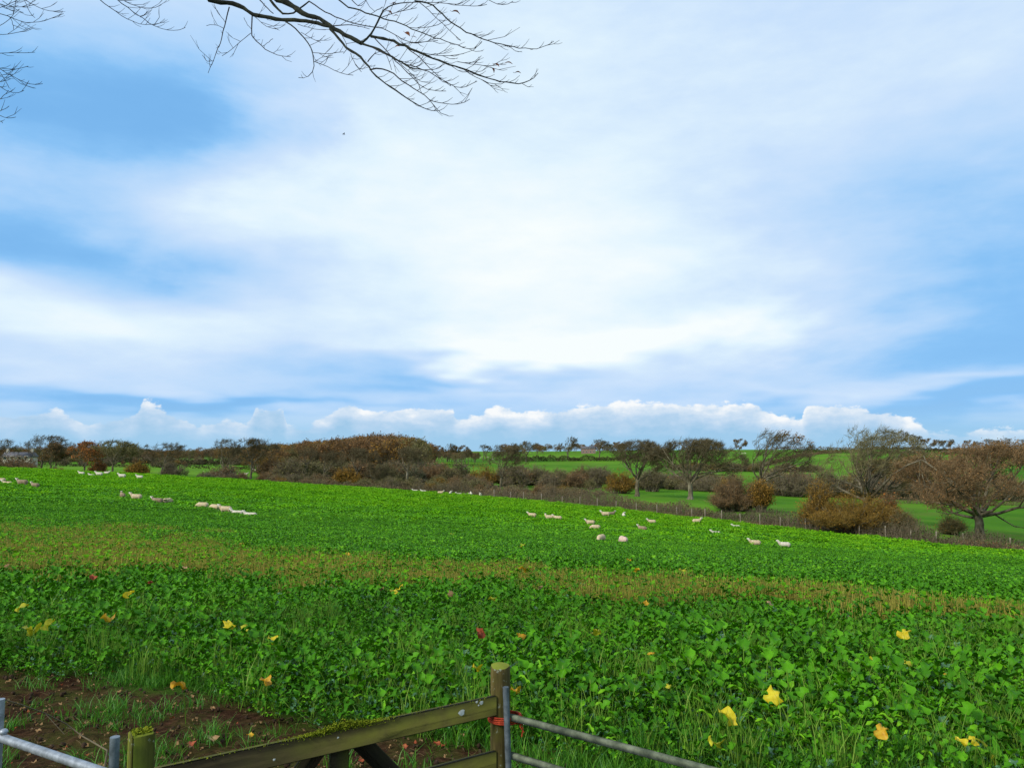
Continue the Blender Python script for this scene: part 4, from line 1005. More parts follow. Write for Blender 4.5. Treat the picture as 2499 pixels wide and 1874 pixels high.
def sheep_mesh(pose):
    """faces -X; standing on z = 0; one continuous body grown by voxel remesh"""
    b = MB(); A = lambda c, r, p=0.0: b.add(*ell(np.array(c), np.array(r), p))
    z0 = .62 if pose != 'lie' else .33
    A((0, 0, z0), (.50, .26, .27)); A((-.28, 0, z0 + .03), (.26, .235, .25)); A((.30, 0, z0 + .01), (.27, .255, .26)); A((.55, 0, z0 + .02), (.05, .05, .12), .2)
    if pose == 'graze':
        neck = [(-.42, 0, z0 + .04), (-.58, 0, z0 - .10), (-.70, 0, z0 - .27), (-.76, 0, z0 - .36)]; hd = (-.82, 0, z0 - .43); hp = .9
    elif pose == 'turn':
        neck = [(-.40, 0, z0 + .08), (-.52, .05, z0 + .2), (-.56, .12, z0 + .31), (-.56, .16, z0 + .35)]; hd = (-.56, .27, z0 + .38); hp = .1
    else:
        neck = [(-.40, 0, z0 + .08), (-.52, 0, z0 + .20), (-.60, 0, z0 + .32), (-.63, 0, z0 + .37)]; hd = (-.71, 0, z0 + .37); hp = -.45
    b.tubes(np.array([neck]), np.array([[.19, .15, .12, .10]]), 10, cap=True)
    if pose == 'turn': b.add(*[(v[0], v[1]) for v in [ell(np.array(hd), np.array((.085, .15, .09)))]][0])
    else: A(hd, (.155, .082, .092), -hp if pose != 'graze' else -hp)
    hv = np.array(hd)
    for s in (-1, 1):
        if pose == 'turn': e0 = hv + [s * .06, -.07, .05]; e1 = hv + [s * .17, -.09, .07]
        elif pose == 'graze': e0 = hv + [.06, s * .06, .07]; e1 = hv + [.09, s * .17, .06]
        else: e0 = hv + [.07, s * .05, .07]; e1 = hv + [.11, s * .17, .09]
        b.tubes(np.array([[e0, (e0 + e1) / 2, e1]]), np.array([[.03, .04, .02]]), 6, cap=True)
        for fx in (-.33, .34):
            if pose == 'lie': b.tubes(np.array([[(fx, s * .14, .2), (fx - .12, s * .2, .09), (fx - .28, s * .2, .06)]]), np.array([[.08, .06, .045]]), 7, cap=True)
            else: b.tubes(np.array([[(fx, s * .14, z0 - .08), (fx + (.05 if fx > 0 else 0), s * .14, .30), (fx, s * .14, .04), (fx - .03, s * .14, .0)]]), np.array([[.10, .052, .04, .045]]), 8, cap=True)
    me = b.mesh('sheep_raw', M['fleece']); ob = bpy.data.objects.new('sheep_raw', me); COL.objects.link(ob)
    md = ob.modifiers.new('r', 'REMESH'); md.mode = 'VOXEL'; md.voxel_size = .032
    sm = ob.modifiers.new('s', 'SMOOTH'); sm.iterations = 3; sm.factor = .5
    dg = bpy.context.evaluated_depsgraph_get(); dg.update()
    me2 = bpy.data.meshes.new_from_object(ob.evaluated_get(dg)); me2.name = 'sheep'
    bpy.data.objects.remove(ob); 
    co = np.zeros(len(me2.vertices) * 3, np.float32); me2.vertices.foreach_get('co', co); co = co.reshape(-1, 3)
    # woolly clumps on the trunk
    no = np.zeros(len(me2.vertices) * 3, np.float32); me2.vertices.foreach_get('normal', no); no = no.reshape(-1, 3)
    wool = (co[:, 0] > -.5) & (co[:, 2] > z0 - .3)
    k = (np.sin(co[:, 0] * 45 + 3 * np.sin(co[:, 2] * 30)) * np.sin(co[:, 1] * 50 + 1.3) * np.sin(co[:, 2] * 48)) * .012
    co = co + no * (k * wool)[:, None]; me2.vertices.foreach_set('co', co.ravel())
    me2.materials.clear(); me2.materials.append(M['fleece']); me2.materials.append(M['face'])
    pc = np.array([p.center for p in me2.polygons])
    isf = (np.linalg.norm(pc - hv, axis=1) < .2) & ((pc[:, 0] < -.6) | (pose == 'turn')) | ((pc[:, 2] < z0 - .27) & (pose != 'lie'))
    me2.polygons.foreach_set('material_index', isf.astype(np.int32)); me2.polygons.foreach_set('use_smooth', np.ones(len(pc), bool)); me2.update()
    return me2


SH = {p: sheep_mesh(p) for p in ('up', 'graze', 'turn', 'lie')}
# (px, row of the back's lower visible edge, pose, heading in degrees (0 = facing left), width px, fleece, label)
SL = [
 (2, 1176, 'up', 10, 26, 'fleece', 'cream sheep cut off by the left picture edge'),
 (18, 1179, 'lie', 0, 26, 'fleece', 'low cream sheep next to the one cut by the left picture edge'),
 (55, 1183, 'up', 0, 29, 'fleece_dirty', 'grubby sheep third from the left picture edge, head up'),
 (86, 1188, 'up', -15, 27, 'fleece_dirty', 'dark-flanked grubby sheep, last of the four by the left picture edge'),
 (199, 1157, 'up', 0, 14, 'fleece_pale', 'leftmost of the small pale sheep far off near the brow'),
 (224, 1159, 'lie', 0, 12, 'fleece_pale', 'low pale sheep between the first two far sheep near the brow'),
 (242, 1160, 'up', 0, 19, 'fleece_pale', 'third pale sheep in the far row near the brow'),
 (260, 1156, 'up', 180, 8, 'fleece_pale', 'faint pale sheep just behind the third one in the far row'),
 (298, 1165, 'up', 0, 20, 'fleece_pale', 'pale sheep second from the right end of the far row near the brow'),
 (341, 1167, 'up', 0, 18, 'fleece_pale', 'pale sheep at the right end of the far row near the brow'),
 (299, 1213, 'up', -50, 21, 'fleece_dirty', 'grey sheep at the left end of the line below the far row, quartering away'),
 (333, 1217, 'up', 0, 30, 'fleece', 'second sheep of the line, cream flank and raised white head'),
 (385, 1226, 'up', 0, 29, 'fleece_dirty', 'stocky grubby sheep in the middle of the line touching a rump behind it'),
 (408, 1226, 'graze', 240, 17, 'fleece', 'sheep half turned away just behind the stocky grubby one'),
 (494, 1238, 'graze', 0, 33, 'fleece', 'pinkish cream sheep with its head down in the leaves, first of the lower trio'),
 (524, 1242, 'graze', -20, 22, 'fleece', 'small humped sheep in the middle of the lower trio'),
 (551, 1247, 'up', 0, 30, 'fleece', 'warm tan sheep with head up, last of the lower trio'),
 (580, 1250, 'lie', 0, 22, 'fleece_pale', 'pale sheep almost sunk in the crop right of the lower trio'),
 (612, 1255, 'lie', 0, 24, 'fleece_pale', 'rightmost pale sheep sunk in the crop past the lower trio'),
 (1015, 1191, 'lie', 0, 12, 'fleece_pale', 'tiny pale sheep at the far end of the crop, leftmost below the pale forked trunk'),
 (1035, 1193, 'lie', 0, 11, 'fleece_pale', 'tiny pale sheep at the far end of the crop, second below the pale forked trunk'),
 (1075, 1204, 'up', 180, 12, 'fleece', 'small cream sheep facing right, nearest of the far middle cluster'),
 (1099, 1205, 'turn', -90, 7, 'fleece_pale', 'tiny sheep seen end on beside the small cream one'),
 (1121, 1199, 'lie', 0, 13, 'fleece_pale', 'tiny lying sheep at the crop edge, left of a pair'),
 (1138, 1201, 'lie', 180, 11, 'fleece_pale', 'tiny lying sheep at the crop edge, right of a pair'),
 (1150, 1206, 'up', -80, 7, 'fleece_pale', 'tiny upright sheep below the lying pair at the crop edge'),
 (1173, 1205, 'turn', 100, 7, 'fleece_pale', 'tiny upright sheep at the right end of the far middle cluster'),
 (1299, 1260, 'up', -12, 23, 'fleece', 'single cream sheep at the left of the central flock, head up'),
 (1341, 1265, 'turn', 0, 22, 'fleece', 'sheep looking back towards the gate, behind a second one in the central flock'),
 (1361, 1267, 'up', -12, 23, 'fleece', 'cream sheep standing in front of the one that looks back'),
 (1441, 1278, 'up', 0, 22, 'fleece', 'cream sheep right of the touching pair, directly above a grazing one'),
 (1453, 1290, 'graze', 0, 21, 'fleece', 'cream sheep with lowered head below the pair in the central flock'),
 (1478, 1258, 'up', 0, 23, 'fleece', 'long-backed sheep head to tail with another at the top of the central flock'),
 (1492, 1256, 'up', 200, 14, 'fleece_dirty', 'grey-backed sheep facing right at the top of the central flock'),
 (1522, 1260, 'turn', -90, 8, 'fleece_pale', 'lone pale head in the leaves right of the head-to-tail pair'),
 (1591, 1276, 'up', 0, 22, 'fleece', 'slim cream sheep above the dark-rumped one'),
 (1568, 1293, 'up', -40, 21, 'fleece_dirty', 'dark-rumped woolly sheep in the middle of the field'),
 (1467, 1318, 'graze', 60, 15, 'fleece', 'small hunched sheep left of the large rear-facing one'),
 (1521, 1323, 'graze', -75, 24, 'fleece_pink', 'largest sheep, pinkish rump turned to the gate'),
 (1700, 1275, 'up', 180, 23, 'fleece', 'cream sheep facing right on its own'),
 (1797, 1284, 'lie', 0, 13, 'fleece_pale', 'pale low sheep nearest to the fence'),
 (1748, 1300, 'lie', 0, 26, 'fleece_pale', 'pale flat sheep lying low between the right-facing one and the white-headed one'),
 (1843, 1329, 'up', 0, 27, 'fleece', 'cream sheep with a bright white head, below the low ones by the fence'),
 (1915, 1334, 'up', 0, 26, 'fleece_pale', 'rightmost sheep of the crop, only back and head showing'),
]
for px, py, pose, hd, wpx, fl, lab in SL:
    p = hit(px, py, .34)
    if p[1] > Yb(p[0]) - 2: p = np.array([*ground_pt(px, Yb(p[0]) - 2)])
    side = abs(math.cos(math.radians(hd))) * 1.3 + abs(math.sin(math.radians(hd))) * .6
    s = min(max(wpx * p[1] / FPX / side, .82), 1.16)
    z = h1(p[0], p[1])
    if pose == 'lie': z += .0
    o = link('sheep', SH[pose], None, (p[0], p[1], z)); o.rotation_euler = (0, 0, math.radians(hd)); o.scale = (s, s, s)
    o.material_slots[0].link = 'OBJECT'; o.material_slots[0].material = M[fl]
    tag(o, lab, 'sheep', 'sheep spread over the kale field')
for i, (px, py) in enumerate([(622, 1150), (634, 1151), (600, 1160), (690, 1166), (1805, 1107), (1812, 1108), (1819, 1107), (1806, 1116), (1172, 1118), (1190, 1117), (1203, 1121), (2362, 1098)]):
    p = hit(px, py, .2, y0=150); o = link('sheep', SH['up'], None, (p[0], p[1], h1(p[0], p[1]))); o.rotation_euler = (0, 0, (0, .5, 3.1)[i % 3])
    o.material_slots[0].link = 'OBJECT'; o.material_slots[0].material = M['fleece_pale']
    tag(o, 'tiny white dot of a sheep in the far pastures beyond the crop', 'sheep', 'distant sheep in the far pastures')

# ------------------------------------------------------------------ gateway: posts, wooden gate, metal hurdles


def wood_mat(name, base, moss, mossz, lichen=.62):
    m = bpy.data.materials.new(name); m.use_nodes = True; T = NT(m.node_tree); T.n.clear()
    tc = T.node('ShaderNodeTexCoord').outputs['Object']
    mp = T.node('ShaderNodeMapping'); T.l.new(tc, mp.inputs[0]); mp.inputs['Scale'].default_value = base['stretch']
    grain = T.noise(mp.outputs[0], 30, 6, .65); bl = T.noise(tc, 7, 5, .6); li = T.noise(tc, 26, 4, .6)
    c = T.ramp(grain, [(.3, base['a']), (.5, base['b']), (.72, base['c'])])
    c = T.mix(T.m('MULTIPLY', T.ramp(bl, [(.45, 0.0), (.65, 1.0)]), .7), c, moss)
    nz = T.sep(T.node('ShaderNodeNewGeometry').outputs['Normal'])[2]
    mm = T.m('MULTIPLY', T.sm(nz, .25, .85), mossz); mm = T.m('MULTIPLY', mm, T.ramp(bl, [(.25, .35), (.6, 1.0)]))
    c = T.mix(mm, c, (.20, .23, .018))
    c = T.mix(T.m('MULTIPLY', T.ramp(li, [(lichen, 0.0), (lichen + .05, 1.0)]), .55), c, (.30, .33, .24))
    b = T.node('ShaderNodeBsdfPrincipled'); T.l.new(c, b.inputs['Base Color']); b.inputs['Roughness'].default_value = .85; b.inputs['Specular IOR Level'].default_value = .2
    bp = T.node('ShaderNodeBump'); bp.inputs['Strength'].default_value = .6; bp.inputs['Distance'].default_value = .006; T.l.new(grain, bp.inputs['Height']); T.l.new(bp.outputs[0], b.inputs['Normal'])
    o = T.node('ShaderNodeOutputMaterial'); T.l.new(b.outputs[0], o.inputs[0]); return m


M['old_post'] = wood_mat('old_post', dict(stretch=(1, 1, .12), a=(.035, .026, .008), b=(.085, .064, .018), c=(.15, .115, .036)), (.075, .072, .010), .6)
M['moss_post'] = wood_mat('mossy_post', dict(stretch=(1, 1, .12), a=(.024, .026, .004), b=(.055, .058, .007), c=(.10, .10, .016)), (.07, .08, .006), 1.0)
M['old_rail'] = wood_mat('old_rail', dict(stretch=(.12, 1, 1), a=(.009, .007, .003), b=(.020, .015, .006), c=(.042, .033, .014)), (.016, .016, .004), .3, .74)
M['moss'] = pmat('moss', [(.1, (.07, .09, .006)), (.5, (.17, .21, .012)), (.9, (.33, .35, .03))], 60, .95, .05, bump=.8, bscale=120)
M['lichen'] = pmat('lichen', [(.2, (.42, .42, .38)), (.8, (.62, .62, .57))], 60, .95, .05)
M['galv'] = pmat('galvanised', [(.15, (.14, .155, .165)), (.5, (.26, .285, .31)), (.85, (.40, .43, .46))], 18, .45, .5, metal=.35, bump=.08, bscale=60)
M['galv_old'] = pmat('galvanised_weathered', [(.15, (.035, .045, .026)), (.45, (.085, .10, .06)), (.8, (.18, .20, .13))], 14, .7, .3, metal=.1, bump=.15, bscale=60)
M['galv_dark'] = pmat('galvanised_dark', [(.15, (.05, .065, .075)), (.5, (.11, .135, .15)), (.85, (.2, .23, .25))], 14, .55, .4, metal=.25, bump=.15, bscale=60)
M['twine'] = pmat('orange_twine', [(.2, (.22, .02, .008)), (.8, (.46, .06, .02))], 40, .7, .2, bump=.5, bscale=200)

pA = at(1220, 1624, 4.9); pB = at(346, 1784, 3.6)


def post_round(name, label, x, y, top, r, mat):
    t = thing(name, label, 'post', (x, y, h1(x, y)))
    hz = top - t.location.z; rg = np.random.default_rng(4); n = 14; zs = np.array([-.35, .0, .25, .5, .75, hz * .95, hz - .012, hz])
    th = np.arange(n) * 2 * math.pi / n; prof = 1 + .06 * np.sin(th * 3 + 1) + .04 * np.sin(th * 5); rr = np.array([1.05, 1.05, 1.03, 1.02, 1.0, 1.0, .99, .93]) * r
    V = np.stack([np.cos(th)[None] * rr[:, None] * prof, np.sin(th)[None] * rr[:, None] * prof, zs[:, None] + np.where(zs > hz - .02, .008, 0)[:, None] * np.sin(th)], -1)
    idx = np.arange(len(zs) * n).reshape(len(zs), n); a = idx[:-1]; b = np.roll(a, -1, 1); d = idx[1:]; c = np.roll(d, -1, 1)
    MB().add(V, np.stack([a, b, c, d], -1).reshape(-1, 4)).obj('shaft', M[mat], t, True)
    MB().add(np.vstack([V[-1], [[0, 0, hz + .004]]]), tris=[(i, (i + 1) % n, n) for i in range(n)]).obj('end_grain', M['moss_post'], t)
    return t


post_round('gate_post', 'tall round mossy wooden post where the wooden gate meets the metal rails', pA[0], pA[1], pA[2], .061, 'old_post')
tB = thing('gate_post', 'short square green-mossed wooden post beside the galvanised upright', 'post', (pB[0], pB[1], h1(pB[0], pB[1])), rz=.62)
hb = pB[2] - tB.location.z
MB().box(Matrix.Translation((0, 0, hb / 2 - .2)), .098, .098, hb + .4, bev=.008).obj('shaft', M['moss_post'], tB)
rgc = np.random.default_rng(8); q = rgc.uniform(-.04, .04, (260, 2)); leaf_quads(MB(), np.column_stack([q, np.full(260, hb + .004)]), .014, 2, jit=.002, up=2).obj('moss_cap', M['moss'], tB)['kind'] = 'stuff'

# wooden gate: rails from the tall post to the square post, on the camera side of the tall post
ra = at(1200, 1722, 4.83); rb = at(372, 1905, 3.70)
rb = at(372, 1905, (ra[2] - CZ) / ray(372, 1905)[1])
gdir = Vector(rb - ra); gl = gdir.length; gd = gdir.normalized()
gate = thing('wooden_gate', 'old wooden rail gate with a moss-topped rail between the two wooden posts', 'gate', (ra[0], ra[1], h1(ra[0], ra[1])))
go_ = Vector(gate.location); norm = Vector((gd.y, -gd.x, 0)).normalized()
if norm.y > 0: norm = -norm            # towards the camera
drops = (0.0, .325, .60, .84)
for k, dz in enumerate(drops):
    c = Vector((ra + rb) / 2) - go_ + Vector((0, 0, -dz))
    o = MB().box(Matrix.Identity(4), gl + .06, .034, .118, bev=.006).obj('rail', M['old_rail'], gate)
    o.matrix_basis = frame_m(c, gd)
    if k == 0:
        top_rail = o
        q = []; rg = np.random.default_rng(9)
        for i in range(5200):
            u = rg.normal(.50, .065) if i < 4700 else rg.uniform(.02, .95); u = min(max(u, .02), .95)
            q.append(((u - .5) * gl * 1.0 + 0, rg.normal(0, .014), .058 + abs(rg.normal(0, .012)) * math.exp(-((u - .50) / .075) ** 2) * 1.2 - (0.012 if rg.random() < .3 else 0)))
        q = np.array(q); q[:, 1] = q[:, 1].clip(-.02, .021)
        leaf_quads(MB(), q, .010, 4, jit=.002, up=1.5).obj('moss', M['moss'], o)['kind'] = 'stuff'
        for u, dz2, s in ((.117, .008, .021), (.045, .040, .013), (.062, .050, .008), (.055, .028, .006), (.52, .02, .006), (.70, -.02, .007)):
            n = 12; th = np.arange(n) * 2 * math.pi / n; r_ = s * (1 + .10 * np.sin(th * 3 + u * 9) + .08 * np.cos(th * 5)); sg = -1 if True else 1
            V = np.stack([(u - .5) * gl + np.cos(th) * r_, np.zeros(n), dz2 + np.sin(th) * r_ * .85], 1)
            sideY = .0195 if (frame_m((0, 0, 0), gd).to_3x3() @ Vector((0, 1, 0))).dot(norm) > 0 else -.0195
            V[:, 1] = sideY; V = np.vstack([V, [[(u - .5) * gl, sideY * 1.12, dz2]]])
            MB().add(V, tris=[(i, (i + 1) % n, n) for i in range(n)]).obj('lichen_spot', M['lichen'], o)
bz = drops[-1]
mbk = -norm * .034
c = Vector(ra) + gd * (gl * .505) - go_ + mbk
o = MB().box(Matrix.Identity(4), .105, .03, bz + .11, bev=.005).obj('stile', M['old_rail'], gate); o.matrix_basis = frame_m(c + Vector((0, 0, -bz / 2)), gd)
for s, u0, u1 in ((1, .455, .06), (-1, .56, .93)):
    a = Vector(ra) + gd * (gl * u0) - go_ + mbk + Vector((0, 0, -.02)); b_ = Vector(ra) + gd * (gl * u1) - go_ + mbk + Vector((0, 0, -bz))
    o = MB().box(Matrix.Identity(4), (b_ - a).length, .03, .10, bev=.005).obj('brace', M['old_rail'], gate); o.matrix_basis = frame_m((a + b_) / 2 + mbk * (.12 if s < 0 else .2), b_ - a)


def tube_between(name, a, b, r, mat, par, off, n=12, square=False):
    a = np.array(a) - off; b = np.array(b) - off
    if square:
        o = MB().box(Matrix.Identity(4), float(np.linalg.norm(b - a)), r * 2, r * 2, bev=.004).obj(name, M[mat], par); o.matrix_basis = frame_m((a + b) / 2, b - a); return o
    return MB().tubes(np.array([[a, a * .67 + b * .33, a * .33 + b * .67, b]]), np.full((1, 4), r), n, cap=True).obj(name, M[mat], par, True)


# galvanised hurdle to the left
q0 = at(-4, 1797, 3.92); q1 = at(277, 1892, (q0[2] - CZ) / ray(277, 1892)[1])
lh = thing('metal_hurdle', 'bright galvanised tube hurdle in the bottom left corner', 'hurdle', (q0[0], q0[1], h1(q0[0], q0[1]))); lo = np.array(lh.location)
tp = at(277, 1779, 3.56)[2]
tube_between('upright', (q1[0], q1[1], h1(q1[0], q1[1])), (q1[0], q1[1], tp), .0205, 'galv_dark', lh, lo)
tube_between('upright', (q0[0], q0[1], h1(q0[0], q0[1])), (q0[0], q0[1], at(0, 1705, 3.92)[2]), .021, 'galv', lh, lo)
for dz in (0, .24, .46, .66, .84): tube_between('rail', (q0[0], q0[1], q0[2] - dz), (q1[0], q1[1], q1[2] - dz), .0205, 'galv', lh, lo)
bo = at(9, 1785, 3.9); MB().add(*ell(np.array(bo) - lo, np.array((.02, .02, .016)))).obj('bolt', M['galv'], lh, True)
# weathered hurdle to the right
r0_ = at(1243, 1748, 4.84); r1_ = at(1745, 1882, (r0_[2] - CZ) / ray(1745, 1882)[1]); ext = np.array(r1_) + (np.array(r1_) - np.array(r0_)) * 1.3
rh = thing('metal_hurdle', 'weathered green-grey metal hurdle running right from the tall post', 'hurdle', (r0_[0], r0_[1], h1(r0_[0], r0_[1]))); ro = np.array(rh.location)
ux = r0_ - np.array([.022, .03, 0]); ut = at(1238, 1673, 4.82)[2]
tube_between('upright', (ux[0] + .035, ux[1], h1(ux[0], ux[1])), (ux[0], ux[1] - .01, ut), .0185, 'galv_dark', rh, ro, square=False)
tube_between('upright', (ext[0], ext[1], h1(ext[0], ext[1])), (ext[0], ext[1], ut), .0185, 'galv_dark', rh, ro)
for dz in (0, .225, .43, .62, .80): tube_between('rail', (r0_[0], r0_[1], r0_[2] - dz), (ext[0], ext[1], r0_[2] - dz), .0175, 'galv_old', rh, ro, square=True)
# orange twine round post and upright
tw = thing('baler_twine', 'orange twine lashed round the tall post and the metal upright', 'twine', (pA[0], pA[1], h1(pA[0], pA[1]))); to = np.array(tw.location)
zt = at(1220, 1756, 4.84)[2] - to[2]
for k in range(4):
    th = np.linspace(0, 2 * math.pi, 25); zz = zt + (k - 1.5) * .009 + np.sin(th + k) * .004
    P = np.stack([.030 + np.cos(th) * .100, -.008 + np.sin(th) * .084, zz], 1)
    MB().tubes(P[None], np.full((1, 25), .0055), 5).obj('wrap', M['twine'], tw)
rg = np.random.default_rng(3); kp = np.array([.128, -.06, zt - .004])
MB().tubes(np.array([[kp + rg.normal(0, .016, 3) for _ in range(14)]]), np.full((1, 14), .008), 5).obj('knot', M['twine'], tw)
MB().tubes(np.array([[kp, kp + (.014, -.01, -.04), kp + (.006, -.015, -.09)], [kp, kp + (-.004, -.014, -.03), kp + (.02, -.02, -.062)]]), np.full((2, 3), .004), 4).obj('loose_end', M['twine'], tw)

# dead bramble stem arching over the mud
bp_ = [at(4, 1705, 3.95), at(50, 1718, 4.3), at(110, 1740, 4.7), at(160, 1765, 4.9), at(200, 1795, 4.9), at(240, 1818, 4.7), at(262, 1830, 4.4)]
end = bp_[-1].copy(); bp_ += [np.array([end[0] + .02, end[1] - .15, end[2] - .35]), np.array([end[0] + .03, end[1] - .2, h1(end[0], end[1] - .2)])]
bs = thing('bramble_stem', 'thin dead bramble stem arching over the mud behind the galvanised hurdle', 'stem', tuple(bp_[-1])); bo_ = np.array(bs.location)
P = np.array(bp_) - bo_
MB().tubes(P[None], np.linspace(.003, .006, len(P))[None], 5).obj('stem', M['twig'], bs)
MB().tubes(np.array([[P[2], P[2] + (.05, 0, -.05), P[2] + (.12, 0, -.12)], [P[4], P[4] + (-.05, 0, .04), P[4] + (-.1, 0, .05)]]), np.full((2, 3), .002), 4).obj('side_shoot', M['twig'], bs)

# ------------------------------------------------------------------ beech tree overhanging the gateway
M['beech_bark'] = pmat('beech_bark', [(.2, (.008, .010, .008)), (.6, (.022, .024, .016)), (.9, (.05, .055, .032))], 14, .9, .1, bump=.5, bscale=40)
M['beech_twig'] = pmat('beech_twig', [(.2, (.010, .009, .010)), (.8, (.028, .022, .02))], 10, .8, .2)
M['beech_leaf'] = pmat('beech_leaf', [(.2, (.07, .018, .008)), (.5, (.17, .05, .02)), (.9, (.30, .12, .05))], 30, .7, .2, .35)


def dep(px, py): return 6.6 + .45 * math.sin(px / 230) + .35 * math.sin(py / 95 + px / 410)


